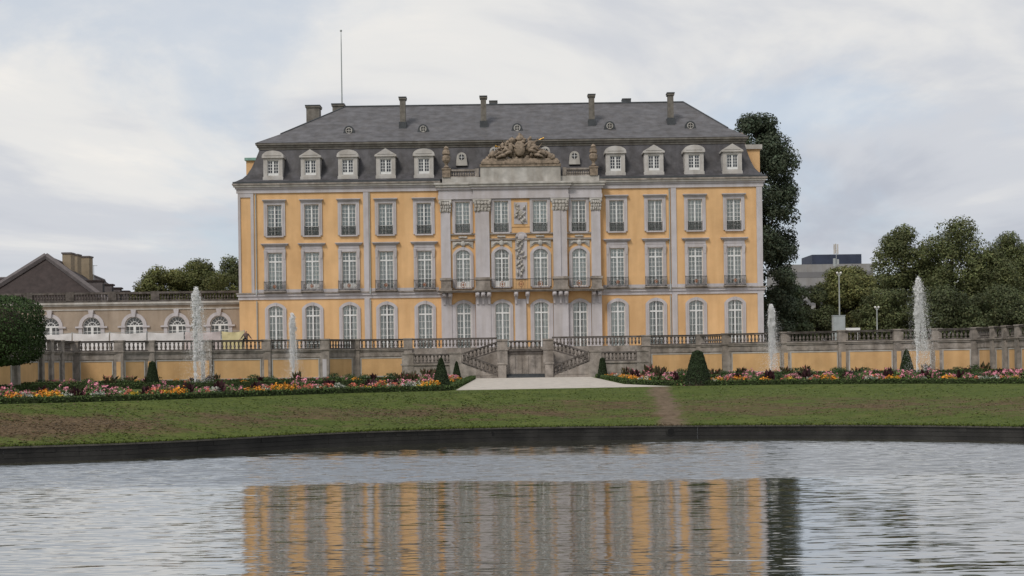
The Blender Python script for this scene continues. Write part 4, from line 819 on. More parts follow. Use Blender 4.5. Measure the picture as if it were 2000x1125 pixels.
for X in xs:
    for s in (-1, 1): q = MB(); q.box(X + s * stp / 2 - 0.45, X + s * stp / 2 + 0.45, GY - 0.16, GY + 0.42, ztop + 0.2, ztop + 1.18) if s < 0 else None; q.build('parapet_pier', M['darkstone'], GAL) if s < 0 else None
    n = 11
    for k in range(n): inst('baluster', BAL_D, GAL, (X - stp / 2 + 0.6 + (stp - 1.2) * (k + 0.5) / n, GY + 0.12, ztop + 0.235))
    b = MB(); o_ = arcs(X, AW + 0.38, spr); a = arcs(X, AW, spr)
    for k in range(12): b.prism([a[k], a[k + 1], o_[k + 1], o_[k]], GY - 0.1, GY + 0.0)
    b.taper(X, GY - 0.1, crn - 0.05, crn + 0.75, 0.16, 0.14, 0.3, 0.2)
    for s in (-1, 1):
        b.box(X + s * 1.22 - 0.2, X + s * 1.22 + 0.2, GY - 0.08, GY, TFL, spr - 0.18); b.box(X + s * 1.33 - 0.42, X + s * 1.33 + 0.42, GY - 0.2, GY, spr - 0.18, spr)
    wn = b.build('window', M['lilac'], GAL)
    b = MB(); yg = GY + 0.2
    for x0, x1 in ((-AW, -AW + 0.1), (-0.14, 0.14), (AW - 0.1, AW)): b.box(X + x0, X + x1, yg, yg + 0.07, s0, spr)
    b.box(X - AW, X + AW, yg - 0.01, yg + 0.07, spr - 0.09, spr + 0.09); b.box(X - AW, X + AW, yg, yg + 0.071, s0, s0 + 0.1)
    for s in (-1, 1):
        b.box(X + s * 0.55 - 0.03, X + s * 0.55 + 0.03, yg + 0.01, yg + 0.06, s0, spr)
        for z in (s0 + 0.55, s0 + 1.1): b.box(X + min(s * 0.14, s * 0.92), X + max(s * 0.14, s * 0.92), yg + 0.011, yg + 0.059, z - 0.03, z + 0.03)
    for r0, r1 in ((AW - 0.1, AW), (0.42, 0.5)):
        a = arcs(X, r0, spr); o_ = arcs(X, r1, spr)
        for k in range(12): b.prism([a[k], a[k + 1], o_[k + 1], o_[k]], yg, yg + 0.06)
    for k in range(1, 7):
        an = math.pi * k / 7; b.tube([(X + 0.46 * math.cos(an), yg + 0.03, spr + 0.46 * math.sin(an)), (X + 0.95 * math.cos(an), yg + 0.03, spr + 0.95 * math.sin(an))], [0.03, 0.03], 4)
    b.tube([(X, yg + 0.03, spr), (X - 0.3, yg + 0.03, spr + 0.38)], [0.025, 0.025], 4); b.tube([(X, yg + 0.03, spr), (X + 0.3, yg + 0.03, spr + 0.38)], [0.025, 0.025], 4)
    b.build('sash', M['white'], wn)
    b = MB(); b.add([(X - AW, yg + 0.04, s0), (X + AW, yg + 0.04, s0), (X + AW, yg + 0.04, crn), (X - AW, yg + 0.04, crn)], [(0, 1, 2, 3)]); b.build('pane', M['glass'], wn)

# ------------------------------------------------------------------ house behind the gallery
H = empty('tiled_house', (-60, 168, TFL), 'house with steep brown tiled hip roof and row of buff chimneys behind the gallery', 'house')
RA = Vector((-57.9, 166, 15.3)); RB = Vector((-65.4, 214, 15.3)); ax = (RB - RA).normalized(); nx = Vector((ax.y, -ax.x, 0)); hw = 9.0; ze = 8.6
e0 = RA - ax * 4.5; e1 = RB + ax * 4
p = [e0 + nx * hw, e0 - nx * hw, e1 - nx * hw, e1 + nx * hw]; p = [Vector((v.x, v.y, ze)) for v in p]
q = MB(); q.add([*p, RA, RB], [(0, 4, 1), (1, 4, 5, 2), (2, 5, 3), (3, 5, 4, 0)]); hr = q.build('roof', M['tile'], H)
q = MB(); 
for a_ in (p[0], p[1]): q.tube([a_ + Vector((0, 0, 0.1)), RA + Vector((0, 0, 0.1))], [0.42, 0.42], 6)
q.tube([RA, RB], [0.25, 0.25], 6); q.build('ridge', M['tile_edge'], hr)
q = MB(); ins = [v * 1.0 for v in p]
for k in range(4):
    A2, B2 = p[k], p[(k + 1) % 4]; q.add([(A2.x, A2.y, TFL), (B2.x, B2.y, TFL), (B2.x, B2.y, ze), (A2.x, A2.y, ze)], [(0, 1, 2, 3), (3, 2, 1, 0)])
q.build('wall', M['buff'], H)
for x0, x1, yt, yb, Y in ((121.5, 138, 493, 535, 176), (138.5, 151, 496, 540, 180), (152, 174, 500, 545, 184)):
    P0, P1 = at(x0, yt, Y), at(x1, yt, Y); q = MB(); q.box(P0.x, P1.x, Y, Y + 1.6, at(x0, yb, Y).z - 1.0, P0.z - 0.2); q.mat(1).box(P0.x - 0.1, P1.x + 0.1, Y - 0.1, Y + 1.7, P0.z - 0.2, P0.z); q.build('chimney', [M['chimney'], M['tile_edge']], hr)
for k in range(5):
    s_ = 8 + k * 8.5; c_ = RA + ax * s_ + nx * 5.2; q = MB(); A2 = c_ - ax * 0.9; B2 = c_ + ax * 0.9
    q.obox(A2, B2, -2.2, 0.5, 10.6, 12.6); q.mat(1).obox(A2 + ax * 0.25, B2 - ax * 0.25, 0.5, 0.53, 11.0, 12.3); q.mat(2).obox(A2, B2, -2.4, 0.7, 12.6, 12.8, 0.1, 0.1); q.build('dormer', [M['tile_edge'], M['room'], M['tile']], hr)
q = MB(); P = at(183, 518, 190); q.tube([(P.x, 190, 12), (P.x, 190, P.z)], [0.05, 0.04], 5); q.box(P.x - 0.5, P.x + 0.5, 189.97, 190.03, P.z - 0.1, P.z - 0.03); q.build('aerial', M['grey_metal'], hr)
H2 = empty('low_roofed_house', (-76, 178, TFL), 'neighbouring house with a lower brown roof ridge beside the hip roof', 'house')
a0, a1 = at(-120, 527, 180), at(60, 527, 180); q = MB(); zr = 13.6
q.add([(a0.x, 172, 8.6), (a1.x, 172, 8.6), (a1.x, 180, zr), (a0.x, 180, zr), (a0.x, 188, 8.6), (a1.x, 188, 8.6)], [(0, 1, 2, 3), (3, 2, 5, 4), (1, 5, 2), (0, 3, 4)]); h2 = q.build('roof', M['tile'], H2)
q = MB(); q.tube([(a0.x, 180, zr), (a1.x, 180, zr)], [0.2, 0.2], 6); q.build('ridge', M['tile_edge'], h2)
q = MB(); q.box(a0.x, a1.x, 172.3, 187.7, TFL, 8.59); q.build('wall', M['buff'], H2)

# ------------------------------------------------------------------ office block, masts
OB = empty('office_block', (80, 330, TFL), 'distant pale concrete office block with a dark blue rooftop plant box', 'building')
OY = 330; a0, a1 = at(1535, 517, OY), at(1706, 514, OY); q = MB(); q.box(a0.x, a1.x, OY, OY + 25, TFL, a0.z); q.build('wall', M['concrete'], OB)
for k in range(5):
    z = a0.z - 1.9 - k * 3.4; q = MB(); q.box(a0.x + 0.3, a1.x - 0.3, OY - 0.05, OY + 0.02, z - 1.4, z); q.build('window_band', M['band'], OB)
b0, b1 = at(1593, 495, OY), at(1691, 516, OY); q = MB(); q.box(b0.x, b1.x, OY + 4, OY + 16, a0.z, b0.z); q.build('plant_box', M['bluebox'], OB)
def mast(xpx, ytop, Y, name, label, cat, kind):
    P = at(xpx, ytop, Y); T = empty(name, (P.x, Y, TFL), label, cat); q = MB(); q.tube([(P.x, Y, TFL), (P.x, Y, P.z)], [0.1, 0.06], 7); q.build('post', M['grey_metal'], T)
    if kind == 'ant':
        for dx, dz in ((-0.45, 0), (0.35, 0), (-0.1, 0.1)): q = MB(); q.box(P.x + dx - 0.13, P.x + dx + 0.13, Y - 0.12, Y + 0.12, P.z - 2.2 + dz, P.z + dz); q.tube([(P.x, Y, P.z - 1.5), (P.x + dx, Y, P.z - 1.5)], [0.05, 0.05], 5); q.build('antenna_panel', M['pale'], T)
        q = MB(); q.box(P.x - 0.7, P.x - 0.2, Y - 0.2, Y + 0.2, P.z - 5, P.z - 3.2); q.box(P.x + 0.15, P.x + 0.55, Y - 0.2, Y + 0.2, P.z - 4.6, P.z - 3.4); q.build('radio_unit', M['grey_metal'], T)
    else:
        for s in (-1, 1):
            q = MB(); q.blob((P.x + s * 0.2, Y, P.z), (0.13, 0.13, 0.13), 1, 10, 8, 0.0); q.build('globe', M['white'], T, smooth=True)
            q = MB(); q.tube([(P.x, Y, P.z - 0.35), (P.x + s * 0.2, Y, P.z - 0.18)], [0.04, 0.04], 5); q.build('arm', M['grey_metal'], T)
mast(1633, 477, 300, 'antenna_mast', 'slim mast carrying pale antenna panels in front of office block', 'mast', 'ant')
mast(1638.5, 533, 150, 'lamp_post', 'tall lamp post with twin globes rising behind the grey cabinet', 'lamp post', 'lamp')
mast(1712.5, 600, 160, 'lamp_post', 'short lamp post with twin globes in front of the big dark trees', 'lamp post', 'lamp')
Y = 124.0; P0, P1 = at(1627.5, 617, Y), at(1651, 645, Y); CB = empty('utility_cabinet', ((P0.x + P1.x) / 2, Y, TFL), 'pale grey box cabinet standing behind the terrace balustrade', 'cabinet')
q = MB(); q.box(P0.x, P1.x, Y, Y + 0.6, TFL, P0.z); q.build('body', M['grey_metal'], CB); q = MB(); q.box(P0.x - 0.04, P1.x + 0.04, Y - 0.04, Y + 0.64, P0.z, P0.z + 0.06); q.build('lid', M['grey_metal'], CB)
q = MB(); q.box(P0.x + 0.08, P1.x - 0.08, Y - 0.015, Y, TFL + 0.2, P0.z - 0.1); q.build('door', M['grey_metal'], CB)
P0, P1 = at(1652, 640.5, Y), at(1680, 640.5, Y); TBL = empty('work_table', (P0.x, Y, TFL), 'pale topped folding table beside the grey cabinet', 'table')
q = MB(); q.box(P0.x, P1.x, Y, Y + 0.7, P0.z - 0.22, P0.z); q.build('table_top', M['white'], TBL)
for xx in (P0.x + 0.08, P1.x - 0.08):
    for yy in (Y + 0.05, Y + 0.62): q = MB(); q.box(xx - 0.03, xx + 0.03, yy, yy + 0.05, TFL, P0.z - 0.22); q.build('leg', M['white'], TBL)

# ------------------------------------------------------------------ sheeted fence panels on the terrace
posts = [68, 141, 214, 287, 360, 432, 478]; FYp = 126.5; mats_ = ['tarp', 'tarp', 'tarp', 'tarp', 'tarp_pink', 'tarp_yellow']
labs = ['white sheeted fence panel half hidden by the clipped round tree', 'white sheeted fence panel, second from the clipped tree', 'white sheeted fence panel, third from the clipped tree', 'creased white sheeted fence panel beside the pinkish one', 'pinkish sheeted fence panel behind the tall fountain jet', 'yellow sheeted fence panel beside the seated person']
for k in range(6):
    X0, X1 = px(posts[k], FYp, 660) + 0.06, px(posts[k + 1], FYp, 660) - 0.06; zt = at(300, 653.5, FYp).z + 0.22; T = empty('fence_panel', ((X0 + X1) / 2, FYp, TFL), labs[k], 'fence', 'sheeted fence panels')
    n = 12; m_ = 6; vs = []; fs = []; rr = random.Random(k)
    for j in range(m_ + 1):
        for i in range(n + 1): vs.append((X0 + (X1 - X0) * i / n, FYp + rr.uniform(-0.06, 0.06) + 0.05 * math.sin(i * 1.1 + j * 0.9 + k), TFL + 0.1 + (zt - TFL - 0.1) * j / m_ - (0.1 * math.sin(math.pi * i / n) if j == m_ else 0)))
    for j in range(m_):
        for i in range(n): fs.append((j * (n + 1) + i, j * (n + 1) + i + 1, (j + 1) * (n + 1) + i + 1, (j + 1) * (n + 1) + i))
    b = MB(); b.add(vs, fs); b.build('sheet', M[mats_[k]], T, smooth=True)
    for X in (X0, X1): b = MB(); b.tube([(X, FYp + 0.1, TFL), (X, FYp + 0.1, zt + 0.12)], [0.035, 0.035], 6); b.build('post', M['grey_metal'], T)
    b = MB(); b.tube([(X0, FYp + 0.1, zt + 0.02), (X1, FYp + 0.1, zt + 0.02)], [0.02, 0.02], 5); b.build('top_bar', M['grey_metal'], T)

# ------------------------------------------------------------------ person sitting on the balustrade
def person():
    Y0 = 124.45; P = at(480.5, 663, Y0); x, z = P.x, TT + 0.02
    V = []; E_ = []; Rr = []
    def v(p, r, par=None):
        V.append((p[0], p[1], p[2])); Rr.append(r)
        if par is not None: E_.append((par, len(V) - 1))
        return len(V) - 1
    pel = v((x, Y0, z + 0.12), 0.15); ch = v((x, Y0 - 0.03, z + 0.36), 0.155, pel); up_ = v((x, Y0 - 0.02, z + 0.52), 0.14, ch); nk = v((x, Y0 - 0.03, z + 0.60), 0.06, up_)
    hd = v((x + 0.01, Y0 - 0.07, z + 0.72), 0.095, nk); ht = v((x + 0.01, Y0 - 0.06, z + 0.82), 0.08, hd); v((x + 0.01, Y0 - 0.165, z + 0.71), 0.018, hd)
    for s in (-1, 1):
        v((x + 0.01 + s * 0.098, Y0 - 0.06, z + 0.72), 0.016, hd)
        sh = v((x + s * 0.19, Y0, z + 0.52), 0.07, up_); el = v((x + s * 0.36, Y0 + 0.04, z + 0.28), 0.062, sh); wr = v((x + s * 0.52, Y0 + 0.05, z + 0.06), 0.045, el); pa = v((x + s * 0.58, Y0 + 0.0, z + 0.03), 0.036, wr)
        for k, (dx, dy, L_) in enumerate(((0.02, -0.04, 0.06), (0.03, -0.015, 0.075), (0.035, 0.01, 0.08), (0.03, 0.035, 0.07))):
            f1 = v((x + s * (0.60 + dx), Y0 + dy * 1.4, z + 0.02), 0.010, pa); v((x + s * (0.60 + dx + L_ * 0.6), Y0 + dy * 1.7, z + 0.005), 0.008, f1)
        th_ = v((x + s * 0.56, Y0 - 0.06, z + 0.02), 0.011, pa); v((x + s * 0.58, Y0 - 0.10, z + 0.008), 0.009, th_)
        hip = v((x + s * 0.10, Y0 - 0.06, z + 0.09), 0.10, pel); kn = v((x + s * 0.17, Y0 - 0.42, z + 0.04), 0.075, hip); ca = v((x + s * 0.165, Y0 - 0.42, z - 0.2), 0.066, kn); an = v((x + s * 0.16, Y0 - 0.36, z - 0.46), 0.045, ca)
        he = v((x + s * 0.16, Y0 - 0.37, z - 0.53), 0.045, an); v((x + s * 0.18, Y0 - 0.56, z - 0.57), 0.036, he)
    me = bpy.data.meshes.new('person'); me.from_pydata(V, E_, []); tmp = bpy.data.objects.new('tmp', me); C.objects.link(tmp)
    sk = tmp.modifiers.new('s', 'SKIN'); sk.use_smooth_shade = True; tmp.modifiers.new('u', 'SUBSURF').levels = 1
    for d_, r_ in zip(me.skin_vertices[0].data, Rr): d_.radius = (r_, r_)
    me.skin_vertices[0].data[0].use_root = True
    dg = bpy.context.evaluated_depsgraph_get(); m2 = bpy.data.meshes.new_from_object(tmp.evaluated_get(dg)); bpy.data.objects.remove(tmp)
    for k in ('skin', 'shirt', 'trousers', 'hair'): m2.materials.append(M[k])
    for p_ in m2.polygons:
        c = p_.center; d = abs(c.x - x); i = 0
        if c.z < z + 0.17 and d < 0.4: i = 2
        elif c.z < z + 0.60 and d < 0.5: i = 1
        elif c.z > z + 0.76 and c.y > Y0 - 0.13 or (c.z > z + 0.69 and c.y > Y0 - 0.04): i = 3
        p_.material_index = i
    m2.transform(Matrix.Translation((-x, -Y0, -z)))
    o = inst('person', m2, None, (x, Y0, z)); tag(o, 'person in brownish top and dark trousers sitting on the balustrade, arms spread', 'person')
person()

# ------------------------------------------------------------------ foliage
rng = np.random.default_rng(5)
def leaves(cent, rad, n, size, base, var=0.25, shell=0.5, up=0.3, aspect=0.6, clump_var=0.35, ryel=0.0):
    """random leaf quads around clump centres (k,3) with radii (k,3)"""
    cent = np.asarray(cent, float); rad = np.asarray(rad, float); k = len(cent); idx = rng.integers(0, k, n)
    wgt = (rad[:, 0] * rad[:, 1] * rad[:, 2]) ** (2 / 3); idx = rng.choice(k, n, p=wgt / wgt.sum())
    d = rng.normal(size=(n, 3)); d /= np.linalg.norm(d, axis=1)[:, None]; r = shell + (1 - shell) * rng.random(n) ** 0.5; r *= 1 + rng.normal(size=n) * 0.07
    P = cent[idx] + d * rad[idx] * r[:, None]
    nrm = d * 1.0 + rng.normal(size=(n, 3)) * 0.5; nrm[:, 2] += up; nrm /= np.linalg.norm(nrm, axis=1)[:, None]
    a = np.cross(nrm, rng.normal(size=(n, 3))); a /= np.linalg.norm(a, axis=1)[:, None]; b = np.cross(nrm, a)
    s = size * (0.6 + 0.8 * rng.random(n)); a *= (s * 0.5)[:, None]; b *= (s * 0.5 * aspect)[:, None]
    Q = np.stack([P - a, P + b * 1.0, P + a, P - b], 1)
    ct = 1 + clump_var * (rng.random(k) - 0.5) * 2; t = ct[idx] * (1 + var * rng.normal(size=n)); t = np.clip(t, 0.35, 2.2)
    col = np.asarray(base)[None] * t[:, None]; col[:, 0] *= 1 + ryel * rng.random(n)
    return Q, np.clip(col, 0.003, 0.9).astype(np.float32)
def tree(name, label, base, top, outline, nclump, cr, nleaf, size, col, group=None, trunk_r=0.35, seed=0, squash=0.8, shell=0.45, lean=0.0, cv=0.35):
    """outline: list of (height fraction, radius) of the crown"""
    rr = random.Random(seed); x, y, z0 = base; Hh = top - z0; T = empty(name, base, label, 'tree', group)
    cent = []; rad = []; hs = [o[0] for o in outline]; rs_ = [o[1] for o in outline]
    for k in range(nclump):
        f = rr.uniform(hs[0], hs[-1]); R_ = np.interp(f, hs, rs_)
        if rr.random() > (R_ / max(rs_)) ** 1.2 + 0.15: f = rr.uniform(hs[0], hs[-1]); R_ = np.interp(f, hs, rs_)
        a = rr.uniform(0, 2 * math.pi); c = cr * rr.uniform(0.6, 1.35); q_ = max(0, R_ - c * 0.45) * math.sqrt(rr.uniform(0.25, 1))
        cent.append((x + q_ * math.cos(a) + lean * f * Hh, y + q_ * math.sin(a), z0 + f * Hh)); rad.append((c, c, c * squash))
    Q, col_ = leaves(cent, rad, nleaf, size, col, 0.2, shell, clump_var=cv, ryel=0.25)
    o = inst('crown', quads_mesh('crown', Q, M['leaf'], None, col_), T)
    b = MB(); n = 7; b.tube([(x + lean * f * Hh + 0.12 * math.sin(f * 9 + seed), y + 0.1 * math.cos(f * 7), z0 - 0.1 + f * Hh) for f in [i / n * 0.9 for i in range(n + 1)]], [trunk_r * (1.15 - i / n) for i in range(n + 1)], 7)
    for k in rr.sample(range(nclump), min(14, nclump)):
        c = cent[k]; h0 = max(z0 + 0.15 * Hh, c[2] - 0.25 * Hh); b.tube([(x + lean * (h0 - z0), y, h0), ((x + c[0]) / 2, (y + c[1]) / 2, (h0 + c[2]) / 2 + 0.3), c], [trunk_r * 0.4, trunk_r * 0.25, 0.04], 5)
    b.build('trunk', M['bark'], T)
    return T
GB = 'broadleaf trees beyond the terrace'
tree('tall_tree', 'tall narrow dark evergreen tree with ragged outline beside the palace', (31.6, 170, TFL), 31.6, [(0.02, 4.2), (0.25, 4.9), (0.42, 4.7), (0.58, 4.9), (0.72, 5.4), (0.84, 4.9), (0.93, 3.6), (1.0, 2.2)], 330, 1.15, 90000, 0.32, (0.056, 0.082, 0.050), seed=4, trunk_r=0.45, squash=1.0, shell=0.3, cv=0.3)
def bt(xp, yt, Y, rpx, label, seed, col=(0.098, 0.126, 0.050), nc=130, name='broadleaf_tree', base=TFL, low=0.12, n=46000, wide=1.0):
    P = at(xp, yt, Y); r = rpx * Y / F; tree(name, label, (P.x, Y, base), P.z - 0.6, [(low, r * 0.85), (0.3, r), (0.6, r * 1.0), (0.8, r * 0.86), (0.93, r * 0.62), (1.0, r * 0.4)], nc, max(1.0, r * 0.30), int(n * 1.6) if n < 40000 else n, 0.30, col, GB, 0.4, seed)
bt(1858, 428, 186, 78, 'largest dark green tree with a pointed crown right of the office block', 1, n=22000)
bt(1765, 445, 190, 68, 'dark green round-topped tree leaning over the paler bushy tree', 2)
bt(1935, 492, 182, 60, 'dark green tree filling the gap below the pointed crown', 3)
bt(1985, 455, 205, 62, 'dull green tree standing apart beyond the largest dark tree', 5)
bt(2060, 470, 200, 70, 'dull green tree at the far end of the park', 15)
bt(1655, 520, 178, 62, 'paler olive green bushy tree behind the tall lamp post', 6, (0.140, 0.165, 0.062))
bt(1595, 560, 176, 45, 'low dark bushy tree below the office block', 7, (0.085, 0.112, 0.05), 40, n=9000)
bt(1537, 550, 172, 45, 'low grey green bush at the foot of the tall evergreen', 8, (0.080, 0.115, 0.062), 40, n=10000, low=0.03)
bt(1725, 560, 172, 60, 'darker green tree behind the short lamp post', 9, (0.084, 0.110, 0.046), 70, n=12000, low=0.03)  # these lower trees get a darker leaf colour
bt(1830, 560, 170, 75, 'broad darker green tree behind the right hand fountain jet', 10, (0.070, 0.094, 0.042), 80, n=14000, low=0.03)
bt(1945, 560, 168, 75, 'broad darker green tree above the turning of the terrace wall', 11, (0.070, 0.094, 0.042), 80, n=14000, low=0.03)
bt(318, 522, 200, 62, 'olive green tree above the gallery beside the house gap', 12, (0.115, 0.135, 0.044)); bt(392, 513, 204, 66, 'olive green tree above the middle of the gallery', 13, (0.105, 0.128, 0.042)); bt(452, 500, 196, 34, 'darker tree touching the palace corner above the gallery', 14, (0.09, 0.116, 0.05), n=12000); bt(285, 537, 198, 34, 'small olive green tree at the outer end of the gallery treetops', 16, (0.105, 0.125, 0.042), 30, n=6000)
bt(430, 530, 192, 58, 'lower bushy tree in front of the gallery treetops', 17, (0.115, 0.138, 0.046), 40, n=9000)
# clipped lime tree in the left border
def clipped():
    Y = 92.0; c = at(-35, 650, Y); T = empty('clipped_tree', (c.x, Y, 0), 'dark clipped tree with a smooth rounded box crown', 'tree'); n = 26000; z0, z1 = at(40, 714, Y).z, at(0, 578, Y).z; hx = (at(72, 650, Y).x - c.x); hz = (z1 - z0) / 2
    d = rng.normal(size=(n, 3)); d /= np.linalg.norm(d, axis=1)[:, None]; p_ = 4.5; s = (np.abs(d) ** p_).sum(1) ** (-1 / p_); P = d * s[:, None] * (0.9 + 0.1 * rng.random(n))[:, None] + rng.normal(size=(n, 3)) * 0.012
    P = P * np.array([hx, hx * 0.9, hz]) + np.array([c.x, Y, (z0 + z1) / 2]); nrm = d + rng.normal(size=(n, 3)) * 0.6; nrm /= np.linalg.norm(nrm, axis=1)[:, None]; a = np.cross(nrm, rng.normal(size=(n, 3))); a /= np.linalg.norm(a, axis=1)[:, None]; b = np.cross(nrm, a); sz = 0.16 * (0.6 + 0.8 * rng.random(n))
    a *= (sz * 0.5)[:, None]; b *= (sz * 0.35)[:, None]; col = np.array([[0.042, 0.070, 0.022]]) * np.clip(1 + 0.3 * rng.normal(size=n), 0.4, 2)[:, None]
    inst('crown', quads_mesh('crown', np.stack([P - a, P + b, P + a, P - b], 1), M['needle'], None, col.astype(np.float32)), T)
    b = MB(); b.blob((c.x, Y, (z0 + z1) / 2), (hx * 0.82, hx * 0.75, hz * 0.85), 1, 14, 10, 0.03); b.tube([(c.x - 0.3, Y, -0.1), (c.x - 0.3, Y, 2.2)], [0.2, 0.16], 8); b.build('trunk', M['bark'], T)
clipped()
# yew cones
def cone(xp, yt, yb, label, Y=None, wide=0.36, blunt=0.12, group='clipped yew cones'):
    if Y is None: u, v_ = uv(xp, yb); Y = -EYE * F / v_
    P = at(xp, yb, Y); h = at(xp, yt, Y).z; T = empty('yew_cone', (P.x, Y, 0), label, 'topiary', group); n = 9000; t = rng.random(n) ** 0.8; an = rng.random(n) * 2 * math.pi
    R_ = h * wide; r = R_ * (blunt + (1 - blunt) * (1 - t) ** 0.85) * (0.93 + 0.09 * rng.random(n)); r *= np.where(t > 0.95, np.sqrt(np.clip((1 - t) / 0.05, 0, 1)), 1)
    Pp = np.stack([P.x + r * np.cos(an), Y + r * np.sin(an), 0.02 + t * (h - 0.02)], 1); nrm = np.stack([np.cos(an), np.sin(an), np.full(n, 0.4)], 1) + rng.normal(size=(n, 3)) * 0.6; nrm /= np.linalg.norm(nrm, axis=1)[:, None]
    a = np.cross(nrm, rng.normal(size=(n, 3))); a /= np.linalg.norm(a, axis=1)[:, None]; b = np.cross(nrm, a); sz = 0.075 * (0.6 + 0.8 * rng.random(n)); a *= (sz * 0.6)[:, None]; b *= (sz * 0.35)[:, None]
    col = np.array([[0.026, 0.042, 0.016]]) * np.clip(1 + 0.32 * rng.normal(size=n), 0.4, 2)[:, None]
    inst('foliage', quads_mesh('foliage', np.stack([Pp - a, Pp + b, Pp + a, Pp - b], 1), M['needle'], None, col.astype(np.float32)), T)
    b = MB(); b.lathe([(R_ * 0.9, 0), (R_ * 0.55, h * 0.5), (R_ * blunt * 0.8, h * 0.93), (0.02, h * 0.97)], P.x, Y, 0, 10); b.build('stem', M['bark'], T)
cone(1363, 685, 753, 'large blunt yew cone at the front corner of the bed right of the path', wide=0.40, blunt=0.30); cone(862, 699, 762, 'tall slim yew cone beside the gravel path, front corner of bed', wide=0.30, blunt=0.10)
cone(1177, 699, 735, 'small yew cone at the back beside the right hand flight of steps', 112, wide=0.26, blunt=0.35); cone(892, 706, 737, 'small yew cone at the back beside the left hand flight of steps', 113, wide=0.26, blunt=0.12)
cone(298, 706, 748, 'rounded yew cone in front of the wall below the gallery', 104, wide=0.28, blunt=0.35); cone(1771, 683, 730, 'yew cone in front of the wall close to the tallest right hand jet', 108, wide=0.32, blunt=0.15)

# ------------------------------------------------------------------ parterre: hedges, flowers
def crest_y(x):
    xs_ = [c[0] for c in crest[:NF]]; ys_ = [c[1] for c in crest[:NF]]; return float(np.interp(x, xs_, ys_))
def hedge(name, pts, label, h=0.26, w=0.40, group='low box hedges'):
    Q = []; Cc = []
    for A, B in zip(pts[:-1], pts[1:]):
        A = np.array(A, float); B = np.array(B, float); Ln = np.linalg.norm(B - A); n = int(Ln * 170); t = rng.random(n); pr = rng.random(n) * (2 * h + w); off = np.where(pr < h, -w / 2, np.where(pr < 2 * h, w / 2, pr - 2 * h - w / 2)); z = np.where(pr < h, pr, np.where(pr < 2 * h, pr - h, h))
        d = (B - A) / Ln; nn = np.array([d[1], -d[0]]); P = np.stack([A[0] + d[0] * Ln * t + nn[0] * off, A[1] + d[1] * Ln * t + nn[1] * off, z], 1) + rng.normal(size=(n, 3)) * 0.025
        nr = rng.normal(size=(n, 3)); nr[:, 2] += 0.5; nr /= np.linalg.norm(nr, axis=1)[:, None]; a = np.cross(nr, rng.normal(size=(n, 3))); a /= np.linalg.norm(a, axis=1)[:, None]; b = np.cross(nr, a); s = 0.11 * (0.6 + 0.8 * rng.random(n)); a *= (s * .5)[:, None]; b *= (s * .35)[:, None]
        Q.append(np.stack([P - a, P + b, P + a, P - b], 1)); Cc.append(np.array([[0.055, 0.085, 0.024]]) * np.clip(1 + 0.35 * rng.normal(size=n), 0.4, 2)[:, None])
    T = empty(name, (*pts[0], 0), label, 'hedge', group); inst('foliage', quads_mesh('foliage', np.concatenate(Q), M['needle'], None, np.concatenate(Cc).astype(np.float32)), T)
    b = MB()
    for A, B in zip(pts[:-1], pts[1:]): b.obox(A, B, -w * 0.42, w * 0.42, 0, h * 0.9)
    b.build('core', M['hedgecore'], T)
lx = [-40, -32, -26, -21, -17, -13, -9.5, -6.5, -4.0]
hedge('box_hedge', [(x, crest_y(x) + 0.9) for x in lx] + [(-3.6, 76), (-3.5, 118)], 'box hedge round the flower bed left of the gravel path')
rx = [40, 33, 28, 22, 16, 11.5]
hedge('box_hedge', [(x, crest_y(x) + 1.2) for x in rx] + [(9.4, 79.5), (7.6, 86), (7.6, 118)], 'box hedge round the flower bed right of the gravel path')
for y_, lab in ((94, 'nearer'), (107, 'farther')):
    hedge('box_hedge', [(-40, y_ - 3), (-8, y_)], 'inner box hedge across the left bed, %s the terrace wall' % ('farther from' if y_ == 94 else 'close to'), 0.4); hedge('box_hedge', [(11, y_), (42, y_ - 3)], 'inner box hedge across the right bed, %s the terrace wall' % ('farther from' if y_ == 94 else 'close to'), 0.4)
for s, nm in ((-1, 'left'), (1, 'right')):      # soil of the flower bands
    b = MB(); X = lx[:-1] if s < 0 else rx[::-1]
    for a_, c_ in zip(X[:-1], X[1:]): b.add([(a_, crest_y(a_) + 1.1, 0.008), (c_, crest_y(c_) + 1.1, 0.008), (c_, crest_y(c_) + 7.5, 0.008), (a_, crest_y(a_) + 7.5, 0.008)], [(0, 1, 2, 3)])
    xa, xb = ((-42, -4.2), (8.0, 44))[s > 0]; b.add([(xa, 109.5, 0.008), (xb, 109.5, 0.008), (xb, 117.5, 0.008), (xa, 117.5, 0.008)], [(0, 1, 2, 3)])
    tag(b.build('bed_soil', M['soil']), 'planted soil of the %s flower bed' % nm, kind='structure')
